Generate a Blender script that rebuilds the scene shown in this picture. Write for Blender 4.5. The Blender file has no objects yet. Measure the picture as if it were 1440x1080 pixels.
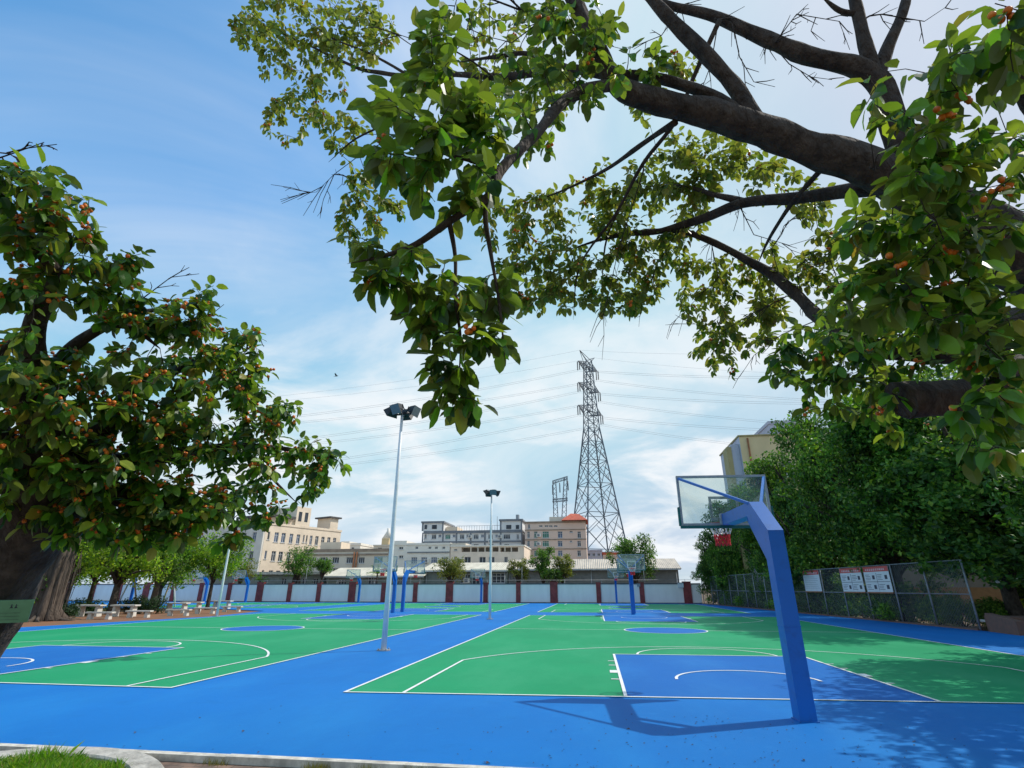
import bpy, math, random
import numpy as np
from mathutils import Vector, Matrix, noise as mnoise
R = math.radians
random.seed(11)
scene = bpy.context.scene
COL = scene.collection

# ------------------------------------------------------------------ camera
EYE = 1.7
FPX, PCX, PCY = 740.0, 720.0, 540.0            # focal length and centre in 1440 px units
PITCH = math.atan(287 / 740.0)
YAW = math.atan(117 / math.hypot(740, 287))
cam = bpy.data.cameras.new("camera")
cam.sensor_width = 36.0
cam.lens = FPX / 1440 * 36
cam.clip_start, cam.clip_end = 0.05, 4000
camo = bpy.data.objects.new("camera", cam)
COL.objects.link(camo)
camo.location = (0, 0, EYE)
camo.rotation_euler = (R(90) + PITCH, 0, YAW)
scene.camera = camo

# ------------------------------------------------------------------ sun + sky
SUN_ELEV, SUN_DIR = R(47.8), Vector((0.899, 0.439))       # towards the sun
sl = bpy.data.lights.new("sun", 'SUN')
sl.energy = 2.75
sl.angle = R(0.55)
sl.color = (1.0, 0.95, 0.86)
so = bpy.data.objects.new("sun", sl)
COL.objects.link(so)
sv = Vector((SUN_DIR.x * math.cos(SUN_ELEV), SUN_DIR.y * math.cos(SUN_ELEV), math.sin(SUN_ELEV)))
so.rotation_euler = sv.to_track_quat('Z', 'Y').to_euler()
so.location = (20, 10, 30)

world = bpy.data.worlds.new("World")
scene.world = world
world.use_nodes = True


def build_world():
    nt = world.node_tree
    nt.nodes.clear()
    N = nt.nodes.new
    L = nt.links.new
    out = N('ShaderNodeOutputWorld')
    bg = N('ShaderNodeBackground')
    bg.inputs['Strength'].default_value = 0.15
    sky = N('ShaderNodeTexSky')
    sky.sky_type = 'NISHITA'
    sky.sun_disc = False
    sky.sun_elevation = SUN_ELEV
    sky.sun_rotation = math.atan2(SUN_DIR.x, SUN_DIR.y)
    sky.air_density = 1.25
    sky.dust_density = 1.6
    sky.ozone_density = 2.2
    tc = N('ShaderNodeTexCoord')
    sep = N('ShaderNodeSeparateXYZ')
    L(tc.outputs['Generated'], sep.inputs[0])

    def math_(op, a, b=None, clamp=False):
        m = N('ShaderNodeMath')
        m.operation = op
        m.use_clamp = clamp
        for i, v in enumerate((a, b)):
            if v is None:
                continue
            if isinstance(v, (int, float)):
                m.inputs[i].default_value = v
            else:
                L(v, m.inputs[i])
        return m.outputs[0]
    z = math_('ADD', math_('MAXIMUM', sep.outputs['Z'], 0.0), 0.27)
    comb = N('ShaderNodeCombineXYZ')
    L(math_('DIVIDE', sep.outputs['X'], z), comb.inputs[0])
    L(math_('DIVIDE', sep.outputs['Y'], z), comb.inputs[1])
    comb.inputs[2].default_value = 3.7

    def cloud(scale, detail, rough, lo, hi, off, dist=0.6):
        mp = N('ShaderNodeMapping')
        L(comb.outputs[0], mp.inputs[0])
        mp.inputs['Location'].default_value = off
        mp.inputs['Scale'].default_value = (scale, scale * 1.25, 1)
        n = N('ShaderNodeTexNoise')
        L(mp.outputs[0], n.inputs['Vector'])
        n.inputs['Scale'].default_value = 1.0
        n.inputs['Detail'].default_value = detail
        n.inputs['Roughness'].default_value = rough
        n.inputs['Distortion'].default_value = dist
        mr = N('ShaderNodeMapRange')
        mr.interpolation_type = 'SMOOTHSTEP'
        L(n.outputs[0], mr.inputs[0])
        mr.inputs[1].default_value = lo
        mr.inputs[2].default_value = hi
        return mr.outputs[0]
    # thin streaky veil (whole sky) and cumulus puffs (lower sky)
    veil = math_('MULTIPLY', cloud(0.75, 7, 0.58, 0.36, 0.74, VEIL_OFF, 0.9), 0.68)
    puff = math_('MULTIPLY', cloud(1.7, 10, 0.58, 0.45, 0.64, PUFF_OFF, 0.3), 0.97)
    low = N('ShaderNodeMapRange')
    low.interpolation_type = 'SMOOTHSTEP'
    L(sep.outputs['Z'], low.inputs[0])
    low.inputs[1].default_value = 0.66
    low.inputs[2].default_value = 0.20
    puff = math_('MULTIPLY', puff, low.outputs[0])
    # milky air near the horizon and around the (hidden) sun
    hz = math_('POWER', math_('SUBTRACT', 1.0, math_('MAXIMUM', sep.outputs['Z'], 0.0)), 3.2)
    hz = math_('MULTIPLY', hz, 0.80)
    dot = N('ShaderNodeVectorMath')
    dot.operation = 'DOT_PRODUCT'
    L(tc.outputs['Generated'], dot.inputs[0])
    dot.inputs[1].default_value = sv
    glow = math_('MULTIPLY', math_('POWER', math_('MAXIMUM', dot.outputs['Value'], 0.0), 2.4), 0.82)
    f = math_('SUBTRACT', 1.0, math_('MULTIPLY', math_('SUBTRACT', 1.0, veil, True), math_('SUBTRACT', 1.0, puff, True)), True)
    f2 = math_('SUBTRACT', 1.0, math_('MULTIPLY', math_('SUBTRACT', 1.0, hz, True), math_('SUBTRACT', 1.0, glow, True)), True)

    def mixc(fac, a, b, mode='MIX'):
        mx = N('ShaderNodeMix')
        mx.data_type = 'RGBA'
        mx.blend_type = mode
        for k, v in ((0, fac), (6, a), (7, b)):
            if isinstance(v, (float, tuple)):
                mx.inputs[k].default_value = v
            else:
                L(v, mx.inputs[k])
        return mx.outputs[2]
    tint = mixc(1.0, sky.outputs[0], SKY_TINT, 'MULTIPLY')
    cap = N('ShaderNodeVectorMath')
    cap.operation = 'MINIMUM'
    L(tint, cap.inputs[0])
    cap.inputs[1].default_value = HAZE_COL[:3]
    air = mixc(f2, cap.outputs[0], HAZE_COL)
    fin = mixc(f, air, CLOUD_COL)
    L(fin, bg.inputs['Color'])
    L(bg.outputs[0], out.inputs['Surface'])


SKY_TINT = (0.52, 1.06, 1.28, 1)
HAZE_COL = (3.0, 3.46, 4.2, 1)
CLOUD_COL = (4.75, 4.9, 5.05, 1)
VEIL_OFF, PUFF_OFF = (10.71, 6.1, 0), (20.22, 11.46, 0)
build_world()
scene.view_settings.view_transform = 'Standard'
scene.view_settings.look = 'None'
scene.view_settings.gamma = 1
scene.view_settings.exposure = 0.40
scene.cycles.max_bounces = 8
scene.cycles.transparent_max_bounces = 24

# ------------------------------------------------------------------ measuring helpers (pixel of the 1440x1080 photo -> place)
cp, sp_, cy_, sy_ = math.cos(PITCH), math.sin(PITCH), math.cos(YAW), math.sin(YAW)
FW = Vector((-sy_ * cp, cy_ * cp, sp_))
RT = Vector((cy_, sy_, 0))
UP = RT.cross(FW)


def ray(px, py):
    return FW + RT * ((px - PCX) / FPX) - UP * ((py - PCY) / FPX)


def gnd(px, py, z=0.0):
    d = ray(px, py)
    t = (z - EYE) / d.z
    return Vector((d.x * t, d.y * t, z))


def at(px, py, Y):
    d = ray(px, py)
    t = Y / d.y
    return Vector((d.x * t, Y, EYE + d.z * t))


def PD(px, py, depth):
    return Vector((0, 0, EYE)) + ray(px, py) * depth


# ------------------------------------------------------------------ object helpers
def tag(o, label=None, cat=None, group=None, kind=None):
    if label: o['label'] = label
    if cat: o['category'] = cat
    if group: o['group'] = group
    if kind: o['kind'] = kind
    return o


def thing(name, label, cat, loc=(0, 0, 0), rz=0.0, group=None):
    o = bpy.data.objects.new(name, None)
    o.empty_display_size = 0.2
    COL.objects.link(o)
    o.location = loc
    o.rotation_euler = (0, 0, rz)
    return tag(o, label, cat, group)


def copy_tree(o, parent=None):
    c = o.copy()
    COL.objects.link(c)
    if parent is not None:
        c.parent = parent
    for ch in list(o.children):
        copy_tree(ch, c)
    return c


class MB:
    """collects faces; build() links them as one mesh object"""
    def __init__(self, org=(0, 0, 0)):
        self.v, self.f, self.mi, self.sm = [], [], [], []
        self.org = Vector(org)

    def face(self, pts, mi=0, smooth=False):
        b = len(self.v)
        self.v.extend([tuple(p) for p in pts])
        self.f.append(tuple(range(b, b + len(pts))))
        self.mi.append(mi)
        self.sm.append(smooth)

    def box(self, x0, y0, z0, x1, y1, z1, mi=0):
        self.hexa([(x0, y0, z0), (x1, y0, z0), (x1, y1, z0), (x0, y1, z0), (x0, y0, z1), (x1, y0, z1), (x1, y1, z1), (x0, y1, z1)], mi)

    def hexa(self, p, mi=0):
        b = len(self.v)
        self.v.extend([tuple(q) for q in p])
        for q in ((0, 3, 2, 1), (4, 5, 6, 7), (0, 1, 5, 4), (1, 2, 6, 5), (2, 3, 7, 6), (3, 0, 4, 7)):
            self.f.append(tuple(b + i for i in q))
            self.mi.append(mi)
            self.sm.append(False)

    def beam(self, p0, p1, w, h=None, mi=0, up=(0, 0, 1)):
        p0, p1 = Vector(p0), Vector(p1)
        h = w if h is None else h
        d = (p1 - p0).normalized()
        u = Vector(up)
        if abs(d.dot(u)) > 0.98:
            u = Vector((0, 1, 0))
        s = d.cross(u).normalized() * (w / 2)
        t = s.cross(d).normalized() * (h / 2)
        self.hexa([p0 - s - t, p0 + s - t, p0 + s + t, p0 - s + t, p1 - s - t, p1 + s - t, p1 + s + t, p1 - s + t], mi)

    def tube(self, pts, rad, n=8, mi=0, cap=True, wob=0.0, smooth=True):
        pts = [Vector(p) for p in pts]
        if isinstance(rad, (int, float)):
            rad = [rad] * len(pts)
        b = len(self.v)
        ref = None
        for i, p in enumerate(pts):
            d = (pts[min(i + 1, len(pts) - 1)] - pts[max(i - 1, 0)])
            d = d.normalized() if d.length > 1e-9 else Vector((0, 0, 1))
            if ref is None:
                ref = d.orthogonal().normalized()
            ref = (ref - d * ref.dot(d))
            ref = ref.normalized() if ref.length > 1e-6 else d.orthogonal().normalized()
            s = d.cross(ref)
            for k in range(n):
                a = 2 * math.pi * k / n
                r = rad[i]
                if wob:
                    r *= 1 + wob * mnoise.noise(p * 2.3 + Vector((math.cos(a), math.sin(a), 0)) * 1.4)
                self.v.append(tuple(p + (ref * math.cos(a) + s * math.sin(a)) * r))
        for i in range(len(pts) - 1):
            for k in range(n):
                k2 = (k + 1) % n
                self.f.append((b + i * n + k, b + i * n + k2, b + (i + 1) * n + k2, b + (i + 1) * n + k))
                self.mi.append(mi)
                self.sm.append(smooth)
        if cap:
            self.f.append(tuple(b + k for k in reversed(range(n))))
            self.f.append(tuple(b + (len(pts) - 1) * n + k for k in range(n)))
            self.mi += [mi, mi]
            self.sm += [False, False]

    def ball(self, c, r, mi=0, sz=1.0, n=6, m=4):
        c = Vector(c)
        b = len(self.v)
        for j in range(m + 1):
            t = math.pi * j / m
            for k in range(n):
                a = 2 * math.pi * k / n
                self.v.append((c.x + r * math.sin(t) * math.cos(a), c.y + r * math.sin(t) * math.sin(a), c.z + r * sz * math.cos(t)))
        for j in range(m):
            for k in range(n):
                k2 = (k + 1) % n
                self.f.append((b + j * n + k, b + (j + 1) * n + k, b + (j + 1) * n + k2, b + j * n + k2))
                self.mi.append(mi)
                self.sm.append(True)

    def prism(self, poly, z0, z1, mi=0):
        """poly: xy list, counter-clockwise"""
        n = len(poly)
        self.face([(x, y, z0) for x, y in reversed(poly)], mi)
        self.face([(x, y, z1) for x, y in poly], mi)
        for i in range(n):
            a, c = poly[i], poly[(i + 1) % n]
            self.face([(a[0], a[1], z0), (c[0], c[1], z0), (c[0], c[1], z1), (a[0], a[1], z1)], mi)

    def build(self, name, mats, parent=None, bevel=0.0):
        me = bpy.data.meshes.new(name)
        o3 = self.org
        me.from_pydata([(p[0] - o3.x, p[1] - o3.y, p[2] - o3.z) for p in self.v], [], self.f)
        if not isinstance(mats, (list, tuple)):
            mats = [mats]
        for m in mats:
            me.materials.append(m)
        me.polygons.foreach_set('material_index', self.mi)
        me.polygons.foreach_set('use_smooth', self.sm)
        me.update()
        o = bpy.data.objects.new(name, me)
        COL.objects.link(o)
        if parent is not None:
            o.parent = parent
        if bevel:
            b = o.modifiers.new('bevel', 'BEVEL')
            b.width = bevel
            b.segments = 2
            b.limit_method = 'ANGLE'
        return o


# ------------------------------------------------------------------ materials
def pm(name, col, rough=0.6, metal=0.0, var=0.0, vscale=3.0, col2=None, bump=0.0, bdist=0.02, bscale=40.0, coords='Object', spec=0.5, stretch=(1, 1, 1), lo=0.35, hi=0.65):
    m = bpy.data.materials.new(name)
    m.use_nodes = True
    nt = m.node_tree
    b = nt.nodes['Principled BSDF']
    N, L = nt.nodes.new, nt.links.new
    b.inputs['Base Color'].default_value = (*col, 1)
    b.inputs['Roughness'].default_value = rough
    b.inputs['Metallic'].default_value = metal
    b.inputs['Specular IOR Level'].default_value = spec
    if var or col2 or bump:
        tc = N('ShaderNodeTexCoord')
        mp = N('ShaderNodeMapping')
        mp.inputs['Scale'].default_value = stretch
        L(tc.outputs[coords], mp.inputs[0])
    if var or col2:
        n = N('ShaderNodeTexNoise')
        n.inputs['Scale'].default_value = vscale
        n.inputs['Detail'].default_value = 6
        n.inputs['Roughness'].default_value = 0.6
        L(mp.outputs[0], n.inputs['Vector'])
        mr = N('ShaderNodeMapRange')
        L(n.outputs[0], mr.inputs[0])
        mr.inputs[1].default_value, mr.inputs[2].default_value = lo, hi
        mx = N('ShaderNodeMix')
        mx.data_type = 'RGBA'
        L(mr.outputs[0], mx.inputs[0])
        c2 = col2 if col2 else tuple(min(1, c * (1 + var)) for c in col)
        c1 = col if col2 else tuple(c * (1 - var) for c in col)
        mx.inputs[6].default_value = (*c1, 1)
        mx.inputs[7].default_value = (*c2, 1)
        L(mx.outputs[2], b.inputs['Base Color'])
    if bump:
        n2 = N('ShaderNodeTexNoise')
        n2.inputs['Scale'].default_value = bscale
        n2.inputs['Detail'].default_value = 5
        L(mp.outputs[0], n2.inputs['Vector'])
        bm = N('ShaderNodeBump')
        bm.inputs['Strength'].default_value = bump
        bm.inputs['Distance'].default_value = bdist
        L(n2.outputs[0], bm.inputs['Height'])
        L(bm.outputs[0], b.inputs['Normal'])
    return m


def court_mat(name, col, scuff, dust=0.6):
    """acrylic court paint: soft large-scale fading, dusty scuffs, fine grain"""
    m = pm(name, col, 0.66, spec=0.13)
    nt = m.node_tree
    b = nt.nodes['Principled BSDF']
    N, L = nt.nodes.new, nt.links.new
    tc = N('ShaderNodeTexCoord')
    cur = None

    def layer(scale, lo, hi, fac, c2, prev, stretch=(1, 1, 1), detail=6):
        mp = N('ShaderNodeMapping')
        mp.inputs['Scale'].default_value = stretch
        L(tc.outputs['Object'], mp.inputs[0])
        n = N('ShaderNodeTexNoise')
        n.inputs['Scale'].default_value = scale
        n.inputs['Detail'].default_value = detail
        n.inputs['Roughness'].default_value = 0.62
        L(mp.outputs[0], n.inputs['Vector'])
        mr = N('ShaderNodeMapRange')
        L(n.outputs[0], mr.inputs[0])
        mr.inputs[1].default_value, mr.inputs[2].default_value = lo, hi
        mr.inputs[4].default_value = fac
        mx = N('ShaderNodeMix')
        mx.data_type = 'RGBA'
        L(mr.outputs[0], mx.inputs[0])
        if prev is None:
            mx.inputs[6].default_value = (*col, 1)
        else:
            L(prev, mx.inputs[6])
        mx.inputs[7].default_value = (*c2, 1)
        return mx.outputs[2]
    dark = tuple(c * 0.72 for c in col)
    cur = layer(0.16, 0.35, 0.7, 0.6, dark, None)
    cur = layer(0.9, 0.60, 0.66, 0.22, dark, cur, (1, 1.6, 1), 9)
    cur = layer(0.6, 0.46, 0.72, dust, scuff, cur, (1, 0.35, 1))
    cur = layer(3.5, 0.58, 0.8, dust * 0.7, scuff, cur)
    cur = layer(24.0, 0.45, 0.8, 0.16, dark, cur)
    L(cur, b.inputs['Base Color'])
    n2 = N('ShaderNodeTexNoise')
    n2.inputs['Scale'].default_value = 190
    n2.inputs['Detail'].default_value = 3
    L(tc.outputs['Object'], n2.inputs['Vector'])
    bm = N('ShaderNodeBump')
    bm.inputs['Strength'].default_value = 0.35
    bm.inputs['Distance'].default_value = 0.004
    L(n2.outputs[0], bm.inputs['Height'])
    L(bm.outputs[0], b.inputs['Normal'])
    return m


def leaf_mat(name, ramp, under, transl=0.35, rough=0.38, spec=0.4, big=None):
    """two-sided leaf: colour varies leaf by leaf; paler underside; some light passes through"""
    m = bpy.data.materials.new(name)
    m.use_nodes = True
    nt = m.node_tree
    nt.nodes.clear()
    N, L = nt.nodes.new, nt.links.new
    out = N('ShaderNodeOutputMaterial')
    g = N('ShaderNodeNewGeometry')
    cr = N('ShaderNodeValToRGB')
    cr.color_ramp.interpolation = 'LINEAR'
    while len(cr.color_ramp.elements) < len(ramp):
        cr.color_ramp.elements.new(0.5)
    for e, (p, c) in zip(cr.color_ramp.elements, ramp):
        e.position = p
        e.color = (*c, 1)
    L(g.outputs['Random Per Island'], cr.inputs[0])
    col = cr.outputs[0]
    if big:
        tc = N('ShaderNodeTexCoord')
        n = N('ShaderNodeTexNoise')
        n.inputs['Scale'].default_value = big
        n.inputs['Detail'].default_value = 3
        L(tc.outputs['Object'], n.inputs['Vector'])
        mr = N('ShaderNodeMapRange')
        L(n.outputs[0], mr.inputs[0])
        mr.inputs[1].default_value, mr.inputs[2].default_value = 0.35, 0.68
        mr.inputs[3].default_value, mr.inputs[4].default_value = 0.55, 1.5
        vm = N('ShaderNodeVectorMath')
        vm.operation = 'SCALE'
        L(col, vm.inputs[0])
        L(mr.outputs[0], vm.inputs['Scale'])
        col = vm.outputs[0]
    if under:
        mx = N('ShaderNodeMix')
        mx.data_type = 'RGBA'
        L(g.outputs['Backfacing'], mx.inputs[0])
        L(col, mx.inputs[6])
        m2 = N('ShaderNodeMix')
        m2.data_type = 'RGBA'
        m2.inputs[0].default_value = 0.62
        L(col, m2.inputs[6])
        m2.inputs[7].default_value = (*under, 1)
        L(m2.outputs[2], mx.inputs[7])
        col = mx.outputs[2]
    p = N('ShaderNodeBsdfPrincipled')
    p.inputs['Roughness'].default_value = rough
    p.inputs['Specular IOR Level'].default_value = spec
    L(col, p.inputs['Base Color'])
    t = N('ShaderNodeBsdfTranslucent')
    hs = N('ShaderNodeMix')
    hs.data_type = 'RGBA'
    hs.blend_type = 'MULTIPLY'
    hs.inputs[0].default_value = 1
    L(col, hs.inputs[6])
    hs.inputs[7].default_value = (1.9, 2.2, 0.7, 1)
    L(hs.outputs[2], t.inputs[0])
    ms = N('ShaderNodeMixShader')
    ms.inputs[0].default_value = transl
    L(p.outputs[0], ms.inputs[1])
    L(t.outputs[0], ms.inputs[2])
    L(ms.outputs[0], out.inputs[0])
    return m


def glass_mat(name, tint=(0.9, 0.97, 0.95), clear=0.86, rough=0.03):
    m = bpy.data.materials.new(name)
    m.use_nodes = True
    nt = m.node_tree
    nt.nodes.clear()
    N, L = nt.nodes.new, nt.links.new
    out = N('ShaderNodeOutputMaterial')
    t = N('ShaderNodeBsdfTransparent')
    t.inputs[0].default_value = (*tint, 1)
    g = N('ShaderNodeBsdfGlossy')
    g.inputs['Roughness'].default_value = rough
    fr = N('ShaderNodeFresnel')
    fr.inputs[0].default_value = 1.45
    mr = N('ShaderNodeMath')
    mr.operation = 'ADD'
    mr.use_clamp = True
    L(fr.outputs[0], mr.inputs[0])
    mr.inputs[1].default_value = 0.02
    ms = N('ShaderNodeMixShader')
    L(mr.outputs[0], ms.inputs[0])
    L(t.outputs[0], ms.inputs[1])
    L(g.outputs[0], ms.inputs[2])
    d = N('ShaderNodeBsdfDiffuse')
    d.inputs[0].default_value = (0.5, 0.56, 0.55, 1)
    m2 = N('ShaderNodeMixShader')
    m2.inputs[0].default_value = 1 - clear
    L(ms.outputs[0], m2.inputs[1])
    L(d.outputs[0], m2.inputs[2])
    L(m2.outputs[0], out.inputs[0])
    return m


M = {}
M['blue'] = court_mat('blue_court_paint', (0.005, 0.168, 0.52), (0.015, 0.22, 0.56))
M['bluekey'] = court_mat('blue_key_paint', (0.008, 0.140, 0.47), (0.025, 0.20, 0.52))
M['green'] = court_mat('green_court_paint', (0.012, 0.31, 0.125), (0.05, 0.35, 0.17))
M['line'] = pm('white_line_paint', (0.80, 0.80, 0.78), 0.6, var=0.08, vscale=6)
M['soil'] = pm('brown_soil', (0.16, 0.085, 0.045), 0.95, col2=(0.09, 0.075, 0.035), vscale=0.7, bump=0.8, bscale=9)
M['redsoil'] = pm('reddish_soil', (0.27, 0.10, 0.045), 0.95, col2=(0.16, 0.10, 0.05), vscale=1.2, bump=0.7, bscale=12)
M['conc'] = pm('pale_concrete', (0.58, 0.55, 0.49), 0.85, var=0.18, vscale=5, bump=0.3, bscale=30)
M['rimconc'] = pm('weathered_concrete', (0.52, 0.49, 0.44), 0.9, col2=(0.25, 0.23, 0.20), vscale=4.5, bump=0.8, bscale=22, lo=.42, hi=.72)
M['kerb'] = pm('white_kerb', (0.58, 0.54, 0.47), 0.85, var=0.35, vscale=5, bump=0.3, bscale=50)
M['wallw'] = pm('white_wall_plaster', (0.90, 0.84, 0.75), 0.85, col2=(0.80, 0.735, 0.65), vscale=0.9, stretch=(1.0, 1.0, 0.25), bump=0.1, bscale=20, lo=0.4, hi=0.75)
M['maroon'] = pm('maroon_pillar_paint', (0.235, 0.04, 0.035), 0.7, var=0.28, vscale=2.5)
M['coping'] = pm('dark_coping', (0.10, 0.095, 0.095), 0.8, var=0.3, vscale=2)
M['bluemetal'] = pm('blue_painted_steel', (0.004, 0.135, 0.48), 0.38, col2=(0.010, 0.10, 0.34), lo=.52, hi=.80, vscale=6, bump=0.06, bscale=60, spec=0.45)
M['whitemetal'] = pm('white_painted_steel', (0.72, 0.74, 0.76), 0.4, var=0.07, vscale=3)
M['black'] = pm('black_housing', (0.02, 0.021, 0.024), 0.5, var=0.3, vscale=9)
M['grey'] = pm('grey_galvanised', (0.30, 0.32, 0.34), 0.5, metal=0.3, var=0.15, vscale=6)
M['frame'] = pm('grey_board_frame', (0.33, 0.36, 0.38), 0.45, metal=0.2, var=0.1, vscale=9)
M['pad'] = pm('dark_green_padding', (0.012, 0.13, 0.11), 0.75, var=0.15, vscale=8)
M['glass'] = glass_mat('clear_backboard_glass')
M['lens'] = pm('lamp_glass', (0.16, 0.18, 0.20), 0.12, var=0.1, vscale=12)
M['rim'] = pm('red_rim_paint', (0.55, 0.05, 0.03), 0.45)
M['netw'] = pm('white_net_cord', (0.75, 0.73, 0.70), 0.9)
M['netr'] = pm('red_net_cord', (0.62, 0.035, 0.04), 0.9)
M['fence'] = pm('dull_fence_steel', (0.25, 0.265, 0.28), 0.6, metal=0.2, var=0.2, vscale=5)
M['pylon'] = pm('hazed_pylon_steel', (0.14, 0.165, 0.195), 0.6, metal=0.2)  # bluish lightening stands in for distance haze
M['pylonfar'] = pm('far_hazed_steel', (0.17, 0.19, 0.22), 0.6)  # paler again: the farther haze is put into the steel colour
M['wire'] = pm('aluminium_wire', (0.33, 0.36, 0.40), 0.6)
M['insul'] = pm('insulator_porcelain', (0.12, 0.13, 0.15), 0.4)
M['cream'] = pm('cream_render', (0.80, 0.66, 0.51), 0.9, var=0.09, vscale=0.5, bump=0.1, bscale=4)
M['creamshade'] = pm('shaded_cream_render', (0.74, 0.68, 0.60), 0.9, var=0.1, vscale=0.4)  # cream greyed so the colour carries the end wall's shade
M['beige'] = pm('beige_render', (0.74, 0.66, 0.55), 0.9, col2=(0.62, 0.54, 0.45), vscale=0.35, stretch=(1, 1, 0.4), lo=0.4, hi=0.8)
M['greywhite'] = pm('grey_white_tiles', (0.78, 0.77, 0.75), 0.7, col2=(0.68, 0.67, 0.65), vscale=0.3, lo=0.4, hi=0.8)
M['whiter'] = pm('white_render', (0.84, 0.79, 0.71), 0.85, col2=(0.72, 0.67, 0.60), vscale=0.4, lo=0.4, hi=0.8)
M['peach'] = pm('peach_render', (0.82, 0.68, 0.55), 0.9, var=0.1, vscale=0.4)
M['pink'] = pm('pink_tiles', (0.74, 0.54, 0.44), 0.7, col2=(0.68, 0.56, 0.46), vscale=0.15, lo=0.4, hi=0.7)
M['yellow'] = pm('pale_yellow_render', (0.74, 0.56, 0.32), 0.9, var=0.07, vscale=0.5)
M['lav'] = pm('lavender_grey_render', (0.50, 0.50, 0.58), 0.8, var=0.08, vscale=0.5)
M['olive'] = pm('ochre_render', (0.42, 0.33, 0.16), 0.9, var=0.1, vscale=1)
M['trim'] = pm('dark_grey_trim', (0.20, 0.215, 0.24), 0.7, var=0.15, vscale=1)
M['browntrim'] = pm('brown_band', (0.32, 0.24, 0.18), 0.8, var=0.2, vscale=1)
M['redroof'] = pm('red_roof_tiles', (0.48, 0.10, 0.05), 0.8, var=0.2, vscale=2)
M['wframe'] = pm('white_window_frame', (0.60, 0.60, 0.60), 0.6, var=0.08, vscale=2)
M['pane'] = pm('dark_window_pane', (0.05, 0.06, 0.075), 0.3, spec=0.25, var=0.5, vscale=0.6)
M['panegreen'] = pm('green_window_pane', (0.04, 0.20, 0.14), 0.3, spec=0.25, var=0.4, vscale=0.8)
M['paneblue'] = pm('blue_window_pane', (0.10, 0.14, 0.22), 0.3, spec=0.25, var=0.4, vscale=0.8)
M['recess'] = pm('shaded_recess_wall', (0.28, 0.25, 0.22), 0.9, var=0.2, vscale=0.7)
M['tan'] = pm('shaded_tan_plaster', (0.24, 0.20, 0.155), 0.9, col2=(0.17, 0.145, 0.12), vscale=0.6)  # tone darkened to carry the shade of the trees in front
M['ochre'] = pm('shaded_ochre_plinth', (0.28, 0.145, 0.06), 0.9, var=0.2, vscale=1.5)  # plinth colour darkened likewise for tree shade
M['brick'] = pm('brown_brick', (0.20, 0.10, 0.07), 0.9, col2=(0.14, 0.085, 0.065), vscale=6, bump=0.5, bscale=25)
M['bark'] = pm('dark_bark', (0.030, 0.022, 0.018), 0.95, col2=(0.085, 0.064, 0.050), vscale=8, stretch=(1, 1, 0.5), bump=1.0, bdist=.07, bscale=18)
M['barkpale'] = pm('grey_bark', (0.12, 0.09, 0.07), 0.95, col2=(0.055, 0.04, 0.03), vscale=3.5, stretch=(1, 1, 0.3), bump=1.0, bdist=.07, bscale=9)
M['twig'] = pm('twig_bark', (0.035, 0.026, 0.021), 0.95, var=0.3, vscale=9)
M['berry'] = pm('orange_fig', (0.80, 0.25, 0.015), 0.45, col2=(0.62, 0.11, 0.012), vscale=25)
M['signgreen'] = pm('green_sign_paint', (0.17, 0.36, 0.20), 0.6, var=0.12, vscale=6)
M['signwhite'] = pm('white_board', (0.68, 0.69, 0.71), 0.5, var=0.05, vscale=4)
M['signred'] = pm('red_board_header', (0.60, 0.075, 0.07), 0.5, var=0.1, vscale=4)
M['ink'] = pm('dark_print', (0.05, 0.05, 0.07), 0.7)
M['bin'] = pm('lime_plastic', (0.48, 0.58, 0.01), 0.5, var=0.1, vscale=6)
M['rust'] = pm('orange_pipe_paint', (0.36, 0.14, 0.06), 0.7, var=0.3, vscale=3)
M['polewarm'] = pm('orange_white_pole', (0.62, 0.36, 0.22), 0.7, var=0.2, vscale=3)
M['litter'] = pm('dry_leaf_litter', (0.022, 0.016, 0.010), 0.9, col2=(0.09, 0.055, 0.025), vscale=7)
M['bird'] = pm('dark_feathers', (0.03, 0.03, 0.035), 0.8)


def shed_roof_mat(name, c1, c2, scale=8.0):
    """corrugated sheet: real ridges come from the mesh bump; stains streak down the slope"""
    m = pm(name, c1, 0.7, col2=c2, vscale=1.4, stretch=(1, 0.25, 1))
    nt = m.node_tree
    N, L = nt.nodes.new, nt.links.new
    tc = N('ShaderNodeTexCoord')
    w = N('ShaderNodeTexWave')
    w.inputs['Scale'].default_value = scale
    L(tc.outputs['Object'], w.inputs['Vector'])
    bm = N('ShaderNodeBump')
    bm.inputs['Strength'].default_value = 0.8
    bm.inputs['Distance'].default_value = 0.08
    L(w.outputs['Fac'], bm.inputs['Height'])
    L(bm.outputs[0], nt.nodes['Principled BSDF'].inputs['Normal'])
    return m


M['roofsheet'] = shed_roof_mat('cream_roof_sheet', (0.82, 0.74, 0.58), (0.62, 0.55, 0.42), 1.2)
M['roofsheet2'] = shed_roof_mat('beige_roof_sheet', (0.68, 0.58, 0.46), (0.50, 0.43, 0.35), 1.2)
M['wallsheet'] = shed_roof_mat('grey_wall_sheet', (0.33, 0.33, 0.31), (0.25, 0.26, 0.25), 2.0)
M['wallsheet2'] = shed_roof_mat('grey_green_wall_sheet', (0.30, 0.34, 0.32), (0.23, 0.27, 0.25), 2.0)

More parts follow.
